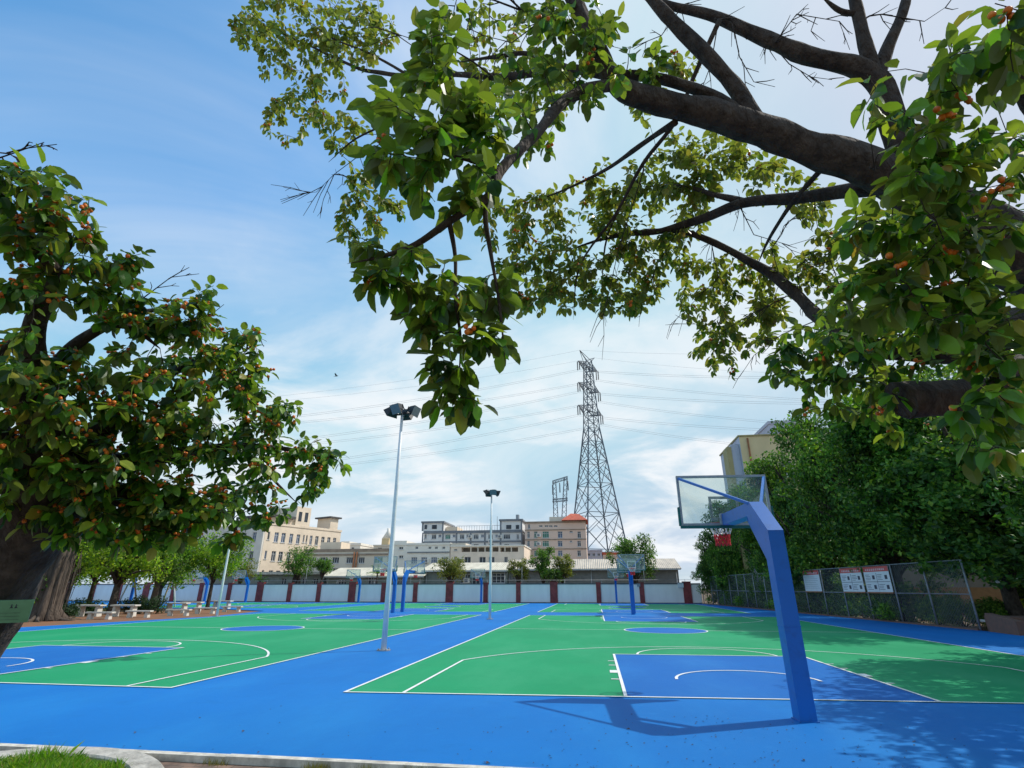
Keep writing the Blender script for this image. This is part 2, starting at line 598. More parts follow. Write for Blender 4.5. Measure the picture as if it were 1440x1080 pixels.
FIG = [(0.0, (0.016, 0.045, 0.010)), (0.28, (0.034, 0.095, 0.014)), (0.52, (0.068, 0.175, 0.020)), (0.76, (0.130, 0.29, 0.028)), (0.93, (0.29, 0.37, 0.04)), (1.0, (0.27, 0.17, 0.04))]
M['figleaf'] = leaf_mat('fig_leaf', FIG, (0.13, 0.14, 0.045), 0.42, 0.40, 0.42)
M['figsmall'] = leaf_mat('olive_fig_leaf', [(0.0, (0.044, 0.088, 0.015)), (0.4, (0.088, 0.156, 0.025)), (0.72, (0.163, 0.206, 0.037)), (0.9, (0.250, 0.206, 0.056)), (1.0, (0.213, 0.112, 0.037))], (0.19, 0.18, 0.06), 0.45, 0.4, 0.45)
DK = [(0.0, (0.030, 0.074, 0.014)), (0.45, (0.066, 0.155, 0.024)), (0.8, (0.125, 0.24, 0.030)), (1.0, (0.25, 0.33, 0.04))]
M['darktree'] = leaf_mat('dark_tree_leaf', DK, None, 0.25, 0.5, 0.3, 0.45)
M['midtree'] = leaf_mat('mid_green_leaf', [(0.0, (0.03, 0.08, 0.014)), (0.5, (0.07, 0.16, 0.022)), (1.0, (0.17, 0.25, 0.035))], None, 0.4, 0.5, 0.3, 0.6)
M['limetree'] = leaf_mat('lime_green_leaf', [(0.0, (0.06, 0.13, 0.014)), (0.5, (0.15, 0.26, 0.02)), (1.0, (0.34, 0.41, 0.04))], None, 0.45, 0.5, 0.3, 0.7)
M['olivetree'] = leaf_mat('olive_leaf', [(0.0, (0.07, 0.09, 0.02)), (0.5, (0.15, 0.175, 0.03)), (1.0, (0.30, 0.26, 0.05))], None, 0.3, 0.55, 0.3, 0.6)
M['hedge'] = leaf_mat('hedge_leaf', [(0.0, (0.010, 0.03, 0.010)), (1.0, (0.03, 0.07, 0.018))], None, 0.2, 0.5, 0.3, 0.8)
M['grass'] = leaf_mat('grass_blade', [(0.0, (0.06, 0.15, 0.015)), (0.5, (0.13, 0.28, 0.02)), (0.86, (0.24, 0.36, 0.03)), (0.92, (0.26, 0.22, 0.09)), (1.0, (0.30, 0.24, 0.12))], None, 0.4, 0.5, 0.3)
M['drygrass'] = leaf_mat('dry_grass_blade', [(0.0, (0.12, 0.12, 0.03)), (1.0, (0.28, 0.22, 0.10))], None, 0.3, 0.7, 0.2)


def paver_mat():
    m = pm('brown_pavers', (0.2, 0.15, 0.12), 0.9)
    nt = m.node_tree
    N, L = nt.nodes.new, nt.links.new
    b = nt.nodes['Principled BSDF']
    tc = N('ShaderNodeTexCoord')
    br = N('ShaderNodeTexBrick')
    br.inputs['Color1'].default_value = (0.24, 0.155, 0.12, 1)
    br.inputs['Color2'].default_value = (0.17, 0.125, 0.105, 1)
    br.inputs['Mortar'].default_value = (0.07, 0.06, 0.05, 1)
    br.inputs['Scale'].default_value = 2.4
    br.inputs['Mortar Size'].default_value = 0.012
    L(tc.outputs['Object'], br.inputs['Vector'])
    n = N('ShaderNodeTexNoise')
    n.inputs['Scale'].default_value = 6
    n.inputs['Detail'].default_value = 8
    L(tc.outputs['Object'], n.inputs['Vector'])
    mx = N('ShaderNodeMix')
    mx.data_type = 'RGBA'
    mx.blend_type = 'MULTIPLY'
    mx.inputs[0].default_value = 0.8
    L(br.outputs['Color'], mx.inputs[6])
    cr = N('ShaderNodeValToRGB')
    cr.color_ramp.elements[0].position = 0.3
    cr.color_ramp.elements[0].color = (0.5, 0.48, 0.45, 1)
    cr.color_ramp.elements[1].position = 0.7
    cr.color_ramp.elements[1].color = (1.25, 1.2, 1.1, 1)
    L(n.outputs[0], cr.inputs[0])
    L(cr.outputs[0], mx.inputs[7])
    L(mx.outputs[2], b.inputs['Base Color'])
    bm = N('ShaderNodeBump')
    bm.inputs['Strength'].default_value = 0.5
    bm.inputs['Distance'].default_value = 0.02
    L(n.outputs[0], bm.inputs['Height'])
    L(bm.outputs[0], b.inputs['Normal'])
    return m


M['paver'] = paver_mat()

# ------------------------------------------------------------------ ground, courts, markings
FENCE_A, FENCE_B = Vector((16.3, 27.4, 0)), Vector((12.35, 68.6, 0))
WALL_Y = 69.0
KERB_Y = 6.26


def fence_x(y):
    return 16.3 - 0.0959 * (y - 27.4)


def struct(mb, name, mat):
    o = mb.build(name, mat)
    o['kind'] = 'structure'
    return o


def build_ground():
    g = MB()
    n, S = 24, 900
    g.face([(-S, -S, -0.14), (S, -S, -0.14), (S, S, -0.14), (-S, S, -0.14)])
    struct(g, 'ground', M['soil'])
    # blue apron under all courts, with the soil bay cut out on the left
    a = MB()
    bay = [(-26.6, 22.9), (-24.5, 33.6), (-26.3, 42.5), (-34, 46.5), (-60, 46.5)]
    poly = [(-40, KERB_Y), (16.9, KERB_Y), (fence_x(21.3), 21.3), (fence_x(69), 69), (-75, 69), (-75, 46.5)] + bay[::-1][1:] + [(-40, 22.0)]
    for (p0, p1, p2, p3) in [((-40, KERB_Y), (17.2, KERB_Y), (16.9, 21.3), (-40, 21.3)),
                             ((-40, 21.3), (16.9, 21.3), (fence_x(22.9), 22.9), (-26.6, 22.9)),
                             ((-26.6, 22.9), (fence_x(22.9), 22.9), (fence_x(33.6), 33.6), (-24.5, 33.6)),
                             ((-24.5, 33.6), (fence_x(33.6), 33.6), (fence_x(42.5), 42.5), (-26.3, 42.5)),
                             ((-26.3, 42.5), (fence_x(42.5), 42.5), (fence_x(46.5), 46.5), (-34, 46.5)),
                             ((-75, 46.5), (fence_x(46.5), 46.5), (fence_x(69), 69), (-75, 69))]:
        a.face([(*p0, 0), (*p1, 0), (*p2, 0), (*p3, 0)])
    struct(a, 'court_apron', M['blue'])
    s = MB()
    s.face([(-75, 20, -0.05), (-25.5, 20, -0.05), (-23.5, 33, -0.05), (-25.5, 47, -0.05), (-75, 47, -0.05)])
    struct(s, 'bare_soil', M['redsoil'])
    p = MB()
    p.face([(-40, -12, -0.045), (30, -12, -0.045), (30, KERB_Y - 0.1, -0.045), (-40, KERB_Y - 0.1, -0.045)])
    struct(p, 'pavement', M['paver'])
    k = MB()
    x = -40.0
    while x < 17:
        k.box(x, KERB_Y - 0.1, -0.2, x + 0.995, KERB_Y, 0.022 + random.uniform(-.003, .003))
        x += 1.0
    k.build('kerb', M['kerb'])['kind'] = 'structure'


GREEN, KEY, LINE = MB(), MB(), MB()


def court(xl, xr, y0, y1, cx, ym, shear=0.0, near_key=True):
    def T(x, y, z):
        f = max(0.0, min(1.0, (y1 * 0.62 - y) / (y1 * 0.62 - y0))) if shear else 0
        return (x, y + shear * (x - xl) * f, z)

    def quad(mb, xa, xb, ya, yb, z):
        nx = max(1, int((xb - xa) / 2.5))
        ny = max(1, int((yb - ya) / 2.5)) if shear else 1
        for i in range(nx):
            for j in range(ny):
                u0, u1 = xa + (xb - xa) * i / nx, xa + (xb - xa) * (i + 1) / nx
                v0, v1 = ya + (yb - ya) * j / ny, ya + (yb - ya) * (j + 1) / ny
                mb.face([T(u0, v0, z), T(u1, v0, z), T(u1, v1, z), T(u0, v1, z)])

    def arc(c, r, a0, a1, z=0.012, w=0.06, n=48):
        for i in range(n):
            t0, t1 = a0 + (a1 - a0) * i / n, a0 + (a1 - a0) * (i + 1) / n
            P = [(r, t0), (r, t1), (r - w, t1), (r - w, t0)]
            LINE.face([T(c[0] + q * math.cos(t), c[1] + q * math.sin(t), z) for q, t in P][::-1])

    W = 0.06
    quad(GREEN, xl, xr, y0, y1, 0.004)
    quad(LINE, xl, xr, y0, y0 + W, 0.012)
    quad(LINE, xl, xr, y1 - W, y1, 0.012)
    quad(LINE, xl, xl + W, y0 + W, y1 - W, 0.012)
    quad(LINE, xr - W, xr, y0 + W, y1 - W, 0.012)
    R0 = 1.75
    n = 48
    quad(LINE, xl + W, cx - R0, ym - W / 2, ym + W / 2, 0.012)
    quad(LINE, cx + R0, xr - W, ym - W / 2, ym + W / 2, 0.012)
    KEY.face([T(cx + (R0 - .03) * math.cos(2 * math.pi * i / n), ym + (R0 - .03) * math.sin(2 * math.pi * i / n), 0.008) for i in range(n)])
    arc((cx, ym), R0, 0, 2 * math.pi)
    hw, kl = 2.5, 6.3
    for s, yb in ((1, y0), (-1, y1)):
        ya, yc = (yb, yb + kl) if s > 0 else (yb - kl, yb)
        quad(KEY, cx - hw, cx + hw, ya + (W if s > 0 else 0), yc - (0 if s > 0 else W), 0.008)
        for xx in (cx - hw, cx + hw - W):
            quad(LINE, xx, xx + W, ya + (W if s > 0 else 0), yc - (0 if s > 0 else W), 0.016)
        yf = yb + s * kl
        quad(LINE, cx - hw + W, cx + hw - W, min(yf, yf - s * W), max(yf, yf - s * W), 0.0162)
        b0 = (cx, yb + s * 1.62)
        up = math.pi if s > 0 else -math.pi
        arc((cx, yf), 1.86, 0, up, 0.012, W, 32)
        arc((cx, b0[1] + s * 0.35), 1.4, 0.0, up, 0.016, W, 28)
        r3 = 6.95
        x3 = 6.3
        a3 = math.acos(x3 / r3)
        arc(b0, r3, s * a3, s * (math.pi - a3), 0.0125, W, 60)
        ytop = b0[1] + s * r3 * math.sin(a3)
        for xx in (cx - x3, cx + x3 - W):
            quad(LINE, xx, xx + W, min(yb + s * W, ytop), max(yb + s * W, ytop), 0.0128)
        for side in (-1, 1):                               # lane marks
            for d, ww in ((1.85, 0.08), (2.75, 0.4), (3.95, 0.08), (4.75, 0.08)):
                xa = cx + side * hw
                quad(LINE, min(xa, xa + side * 0.16), max(xa, xa + side * 0.16), min(yb + s * d, yb + s * (d + ww)), max(yb + s * d, yb + s * (d + ww)), 0.0124)


build_ground()
court(-4.45, 11.25, 9.95, 38.3, 2.88, 25.6, 0.058)
court(-23.8, -7.72, 9.9, 38.3, -14.95, 24.3, 0.0)
court(-4.45, 11.0, 43.2, 66.4, 2.9, 54.6)
court(-23.8, -7.72, 43.2, 66.4, -14.95, 54.6)
court(-43.5, -27.6, 48.2, 66.4, -35.5, 57.0)
struct(GREEN, 'court_surface', M['green'])
struct(KEY, 'court_key', M['bluekey'])
struct(LINE, 'court_lines', M['line'])


# ------------------------------------------------------------------ basketball hoops
def make_hoop(label):
    t = thing('basketball_hoop', label, 'basketball hoop', group='blue basketball hoops on the courts')
    prof = [(-.12, 0), (.12, 0), (.12, 2.22), (.70, 2.84), (2.1, 2.84), (2.1, 3.05), (.50, 3.05), (-.12, 2.53)]
    c = MB()
    h = .115
    c.face([(-h, y, z) for y, z in prof][::-1])
    c.face([(h, y, z) for y, z in prof])
    for i in range(len(prof)):
        a, b = prof[i], prof[(i + 1) % len(prof)]
        c.face([(-h, *a), (-h, *b), (h, *b), (h, *a)])
    # joint plate, foot plate, gusset under the arm
    c.build('column', M['bluemetal'], t, 0.012)
    j = MB()
    j.box(-.122, -.127, 1.18, .122, .127, 1.195)
    j.build('joint_band', M['bluemetal'], t)
    fp = MB()
    fp.box(-.135, -.14, 0.0, .135, .14, .012)
    fp.build('foot_plate', M['bluemetal'], t)
    g = MB()
    g.beam((0, .15, 1.95), (0, .95, 2.83), .05, .09)
    g.build('under_brace', M['bluemetal'], t)
    by = 2.24
    z0, z1, w = 2.85, 3.84, .86
    f = MB()
    for sx in (-1, 1):
        f.box(sx * w - .022, by - .03, z0, sx * w + .022, by + .03, z1)
    f.box(-w + .022, by - .03, z1 - .044, w - .022, by + .03, z1)
    f.box(-w + .022, by - .03, z0, w - .022, by + .03, z0 + .044)
    f.box(-.14, by - .14, 2.855, .14, by - .031, 3.065)
    fr = f.build('board_frame', M['frame'], t)
    gl = MB()
    gl.box(-w + .023, by - .006, z0 + .045, w - .023, by + .006, z1 - .045)
    gl.build('backboard', M['glass'], t)
    tg = MB()
    a0, a1, b0, b1, l = -.29, .29, 2.95, 3.42, .055
    yy = by + .0085
    for q in ((a0, b0, a1, b0 + l), (a0, b1 - l, a1, b1), (a0, b0 + l, a0 + l, b1 - l), (a1 - l, b0 + l, a1, b1 - l)):
        tg.box(q[0], by + .007, q[1], q[2], by + .010, q[3])
    tg.build('target_square', M['netw'], t)
    pd = MB()
    pd.box(-w - .03, by - .045, z0 - .05, w + .03, by + .045, z0 - .002)
    for sx in (-1, 1):
        x0 = sx * (w + .024)
        pd.box(min(x0, x0 + sx * .03), by - .045, z0, max(x0, x0 + sx * .03), by + .045, z0 + .36)
    pd.build('edge_padding', M['pad'], t)
    for sx in (-1, 1):
        s = MB()
        s.beam((sx * .10, .55, 3.03), (sx * (w - .02), by - .035, z1 - .06), .045, .045)
        s.build('brace', M['bluemetal'], t)
    ry, rz = by + .42, 2.93
    r = MB()
    n = 24
    r.tube([(.23 * math.cos(2 * math.pi * i / n), ry + .23 * math.sin(2 * math.pi * i / n), rz) for i in range(n + 1)], .011, 6, cap=False)
    r.box(-.08, by + .011, rz - .06, .08, ry - .225, rz + .012)
    r.build('rim', M['rim'], t)
    nw, nr = MB(), MB()
    k = 12
    lev = [(.225, rz - .005), (.195, rz - .12), (.155, rz - .22), (.14, rz - .29), (.135, rz - .36), (.14, rz - .43)]
    for li in range(5):
        mb = nw if li < 2 else nr
        for i in range(k):
            for dd in (0.5, -0.5):
                o0 = (li % 2) * .5
                a0 = 2 * math.pi * (i + o0) / k
                a1 = 2 * math.pi * (i + o0 + dd) / k
                (ra, za), (rb, zb) = lev[li], lev[li + 1]
                mb.beam((ra * math.cos(a0), ry + ra * math.sin(a0), za), (rb * math.cos(a1), ry + rb * math.sin(a1), zb), .009 if li < 2 else .02, .009 if li < 2 else .02)
    no = nw.build('net', M['netw'], t)
    nr.build('net_lower', M['netr'], no)
    return t


hoop_spots = [(2.77, 8.94, 3.5, 'tall blue basketball hoop in the foreground casting a shadow on the blue apron'),
              (2.50, 40.5, 180, 'blue basketball hoop facing us at the far end of the right court'),
              (2.66, 42.0, 0, 'blue hoop facing away, back to back behind the middle hoop of the right courts'),
              (2.40, 67.4, 180, 'small distant blue hoop in front of the end wall behind the right courts'),
              (-14.85, 40.5, 180, 'blue hoop facing us at the far end of the left court, beside the light pole'),
              (-14.75, 42.3, 0, 'blue hoop facing away, arm to the right, just right of the tall light pole'),
              (-13.7, 67.4, 180, 'small distant blue hoop by the end wall, left of the slim middle light pole'),
              (-29.3, 67.4, 180, 'small distant blue hoop before a wide maroon pillar, left of the tall light pole'),
              (-44.6, 67.4, 180, 'distant blue hoop by the end wall, right of the light pole near the benches'),
              (-50.4, 67.4, 180, 'distant blue hoop by the end wall, seen under the lime green tree'),
              (-46.3, 51.0, 200, 'blue hoop half hidden by the trunk of the pale tree behind the benches')]
h0 = make_hoop(hoop_spots[0][3])
for i, (x, y, rz, lab) in enumerate(hoop_spots):
    h = h0 if i == 0 else copy_tree(h0)
    h.location = (x, y, 0.0)
    h.rotation_euler = (0, 0, R(rz))
    h['label'] = lab


# ------------------------------------------------------------------ floodlight poles
def make_light_pole():
    t = thing('light_pole', 'x', 'light pole', group='white floodlight poles beside the courts')
    p = MB()
    p.tube([(0, 0, 0), (0, 0, 2.4), (0, 0, 4.8), (0, 0, 7.2)], [.082, .072, .06, .045], 14)
    p.build('pole', M['whitemetal'], t)
    b = MB()
    b.tube([(0, 0, 0), (0, 0, .03)], .20, 12, smooth=False)
    for k in range(4):
        a = math.pi / 4 + k * math.pi / 2
        b.tube([(.16 * math.cos(a), .16 * math.sin(a), .03), (.16 * math.cos(a), .16 * math.sin(a), .07)], .018, 6)
    b.build('base_flange', M['grey'], t)
    ar = MB()
    ar.beam((-.30, 0, 7.22), (.30, 0, 7.22), .05)
    ar.beam((0, -.30, 7.22), (0, .30, 7.22), .05)
    ar.build('bracket', M['black'], t)
    for (x, y, az, tilt) in ((-.36, -.02, 150, 40), (.38, 0, -10, 22), (0, .38, 80, 35), (-.04, -.34, -120, 30)):
        f = MB()
        mt = Matrix.Translation((x, y, 7.34)) @ Matrix.Rotation(R(az), 4, 'Z') @ Matrix.Rotation(R(tilt), 4, 'Y')
        # housing: a tapered lamp body, wide at the lit face (+x), finned at the back
        fr = [(.13, -.22, -.17), (.13, .22, -.17), (.13, .22, .17), (.13, -.22, .17)]
        bk = [(-.12, -.11, -.09), (-.12, .11, -.09), (-.12, .11, .09), (-.12, -.11, .09)]
        F = [mt @ Vector(q) for q in fr]
        B = [mt @ Vector(q) for q in bk]
        f.face(B[::-1])
        for i in range(4):
            f.face([F[i], F[(i + 1) % 4], B[(i + 1) % 4], B[i]][::-1])
        for s in (-.06, 0, .06):
            f.beam(mt @ Vector((-.17, s, -.08)), mt @ Vector((-.17, s, .08)), .09, .012)
        for s in (-1, 1):
            f.beam(mt @ Vector((0, s * .225, 0)), mt @ Vector((-.2, s * .12, -.16)), .03, .012)
        fo = f.build('floodlight', M['black'], t)
        l = MB()
        l.face([mt @ Vector((.125, a * .96, b_ * .96)) for _, a, b_ in fr])
        l.build('lamp_glass', M['lens'], fo)
    return t


poles = [(-6.2, 16.38, 'tall white floodlight pole standing on the blue strip, nearest of the poles'),
         (-6.17, 33.0, 'slim white floodlight pole farther along the blue strip in the middle'),
         (-24.12, 33.7, 'white floodlight pole beside the concrete benches, its top hidden in leaves')]
p0 = make_light_pole()
for i, (x, y, lab) in enumerate(poles):
    p = p0 if i == 0 else copy_tree(p0)
    p.location = (x, y, 0)
    p.rotation_euler = (0, 0, R((0, 35, 70)[i]))
    p['label'] = lab


# ------------------------------------------------------------------ end wall with maroon pillars and wire fence
def build_wall():
    t = thing('boundary_wall', 'long white end wall with maroon pillars and a dark coping behind the courts', 'wall', (0, WALL_Y, 0))
    org = (0, WALL_Y, 0)
    w = MB(org)
    w.box(-95, WALL_Y, -.2, 12.3, WALL_Y + .22, 2.12)
    w.build('wall_panel', M['wallw'], t)
    c = MB(org)
    c.box(-95, WALL_Y - .05, 2.121, 12.3, WALL_Y + .27, 2.24)
    c.build('coping', M['coping'], t)
    k = MB(org)
    k.box(-95, WALL_Y - .06, -.2, 12.3, WALL_Y - .002, .10)
    k.build('plinth', M['coping'], t)
    xs = [(282, 0), (322, 0), (365, 1), (407, 0), (448, 0), (495, 1), (539, 0), (584, 0), (632, 1), (683, 0), (729, 0), (779, 1), (842, 0), (903, 0), (967, 1)]
    pos = [(at(px, 835, WALL_Y).x, wide) for px, wide in xs]
    x = pos[0][0]
    for i in range(9):
        x -= 4.1
        pos.append((x, 1 if i % 3 == 1 else 0))
    for x, wide in pos:
        h = .46 if wide else .28
        p = MB(org)
        p.box(x - h, WALL_Y - .14, -.15, x + h, WALL_Y + .36, 2.36 if wide else 2.30)
        p.box(x - h - .04, WALL_Y - .18, 2.361 if wide else 2.301, x + h + .04, WALL_Y + .40, 2.44 if wide else 2.36)
        p.build('pillar', M['maroon'], t)
    # light wire fence on top of the wall
    t2 = thing('wire_fence', 'thin wire fence with slender posts along the top of the white end wall', 'fence', (0, WALL_Y + .6, 0))
    org2 = (0, WALL_Y + .6, 0)
    r = MB(org2)
    for z in (2.62,):
        r.tube([(-95, WALL_Y + .6, z), (12, WALL_Y + .6, z)], .02, 5)
    r.build('rail', M['grey'], t2)
    for i in range(22):
        x = -92 + i * 4.9 + random.uniform(-.4, .4)
        q = MB(org2)
        q.tube([(x, WALL_Y + .6, 0), (x, WALL_Y + .6, 2.7 + (1.5 if i % 3 == 2 else 0))], .022, 6)
        q.build('post', M['grey'], t2)


build_wall()
for px, py, lab in ((957, 823, 'white electric box fixed to the right end of the white end wall'), (898, 823, 'small grey box fixed to the end wall beside the hoop post')):
    b = at(px, py, WALL_Y)
    s = .32 if px > 950 else .18
    t = thing('utility_box', lab, 'box', (b.x, WALL_Y - .12, b.z))
    a = MB()
    a.box(-s, -.1, -s * .8, s, .117, s * .8)
    a.build('case', M['signwhite'] if px > 950 else M['grey'], t, .01)
    d = MB()
    d.box(-s * 1.15, -.16, s * .8 + .001, s * 1.15, .117, s * .8 + .05)
    d.build('rain_cover', M['grey'], t)


# ------------------------------------------------------------------ chain-link fence on the right, notice boards
def build_fence():
    t = thing('chain_link_fence', 'grey chain link fence along the right side of the courts in front of dark trees', 'fence', FENCE_A)
    org = FENCE_A
    H = 2.9
    ys = [27.55, 30.15, 32.7, 35.25, 37.8, 40.3, 42.8, 45.2, 47.6, 50.0, 52.4, 54.5, 56.65, 58.85, 60.95, 63.0, 64.9, 66.7, 68.4]
    for y in ys:
        p = MB(org)
        p.tube([(fence_x(y), y, -.1), (fence_x(y), y, H)], .042, 8)
        p.build('post', M['fence'], t)
    a, b = Vector((fence_x(27.55), 27.55, 0)), Vector((fence_x(68.4), 68.4, 0))
    for z in (H - .02, 1.45):
        r = MB(org)
        r.tube([a + Vector((0, 0, z)), b + Vector((0, 0, z))], .026, 6)
        r.build('rail', M['fence'], t)
    L = (b - a).length
    d = (b - a) / L
    m = MB(org)
    nrm = Vector((d.y, -d.x, 0)) * 0.05
    step, w = .16, .0045
    i = -H
    while i < L:
        for s in (1, -1):
            u0, u1 = (i, i + H) if s > 0 else (i + H, i)
            z0, z1 = 0.05, H - .05
            ua, ub = u0, u1
            # clip to the length of the fence
            def cl(u0, z0, u1, z1):
                pts = []
                for (p, q, pz, qz) in ((u0, u1, z0, z1), (u1, u0, z1, z0)):
                    if 0 <= p <= L:
                        pts.append((p, pz))
                    else:
                        e = 0 if p < 0 else L
                        tt = (e - p) / (q - p)
                        if not 0 <= tt <= 1:
                            return None
                        pts.append((e, pz + (qz - pz) * tt))
                return pts
            c = cl(u0, z0, u1, z1)
            if c:
                P, Q = a + d * c[0][0] + Vector((0, 0, c[0][1])), a + d * c[1][0] + Vector((0, 0, c[1][1]))
                P, Q = P + nrm * (1 if s > 0 else 1.1), Q + nrm * (1 if s > 0 else 1.1)
                o = (Q - P).cross(nrm).normalized() * w
                m.face([P - o, P + o, Q + o, Q - o])
        i += step
    o = m.build('wire_mesh', M['fence'], t)
    o['kind'] = 'stuff'
    # concrete footing strip
    f = MB(org)
    s = Vector((.12, 0.01, 0))
    f.hexa([a - s + Vector((0, 0, -.15)), a + s + Vector((0, 0, -.15)), b + s + Vector((0, 0, -.15)), b - s + Vector((0, 0, -.15)),
            a - s + Vector((0, 0, .07)), a + s + Vector((0, 0, .07)), b + s + Vector((0, 0, .07)), b - s + Vector((0, 0, .07))])
    f.build('footing', M['brick'], t)

    def board(y0, y1, lab, grid):
        P0, P1 = Vector((fence_x(y1), y1, 0)), Vector((fence_x(y0), y0, 0))      # left (far) to right (near), seen from the court
        u = (P1 - P0)
        W = u.length
        u /= W
        n = Vector((-u.y, u.x, 0))        # away from the courts; boards face local -y
        bt = thing('notice_board', lab, 'notice board', P0)
        bt.matrix_world = Matrix(((u.x, n.x, 0, P0.x), (u.y, n.y, 0, P0.y), (0, 0, 1, 0), (0, 0, 0, 1)))
        z0, z1 = 1.5, 2.83

        def fbox(mb, x0, y0, za, x1, y1, zb):
            mb.box(x0, -y1, za, x1, -y0, zb)

        a_ = MB()
        fbox(a_, .06, .05, z0, W - .06, .075, z1)
        a_.build('panel', M['signwhite'], bt)
        h_ = MB()
        fbox(h_, .06, .0755, z1 - .27, W - .06, .081, z1)
        h_.build('header', M['signred'], bt)
        q = MB()
        x = .28
        while x < W - .35:
            ww = random.uniform(.10, .16)
            fbox(q, x, .0815, z1 - .20, x + ww, .084, z1 - .17)
            fbox(q, x + .02, .0815, z1 - .14, x + ww, .084, z1 - .115)
            fbox(q, x + ww * .45, .0815, z1 - .165, x + ww * .55, .084, z1 - .142)
            x += ww + .06
        q.build('header_text', M['signwhite'], bt)
        g_ = MB()
        if grid:
            zc = (z0 + z1 - .27) / 2
            fbox(g_, .1, .0757, zc - .012, W - .1, .078, zc + .012)
            for qx in (.16, W / 2 + .08):
                for zz in (zc + .10, z0 + .12):
                    for k in range(4):
                        x1_ = qx + (W / 2 - .3) * random.uniform(.35, .62)
                        fbox(g_, qx, .0757, zz + k * .085, x1_, .0775, zz + k * .085 + .022)
                    fbox(g_, qx + (W / 2 - .3) * .70, .0757, zz + .03, qx + (W / 2 - .3) * .95, .0775, zz + .24)
            fbox(g_, W / 2 - .015, .0757, zc + .014, W / 2 + .015, .0781, z1 - .34)
            fbox(g_, W / 2 - .015, .0757, z0 + .08, W / 2 + .015, .0781, zc - .014)
        else:
            for k in range(7):
                fbox(g_, .2, .0757, z1 - .42 - k * .12, W - random.uniform(.2, .8), .0778, z1 - .40 - k * .12)
        g_.build('print', M['ink' if grid else 'frame'], bt)
        e = MB()
        fbox(e, .04, .045, z0 - .07, W - .04, .085, z0 - .003)
        e.build('bottom_frame', M['rust'], bt)
    board(40.35, 42.75, 'white notice board with a red header and plain lines, farthest of three', False)
    board(35.35, 37.75, 'white notice board with a red header and four boxes, middle of three on the fence', True)
    board(32.75, 35.2, 'large white notice board with a red header, nearest of the three on the fence', True)


build_fence()


# ------------------------------------------------------------------ buildings beyond the wall
AC = random.Random(4)


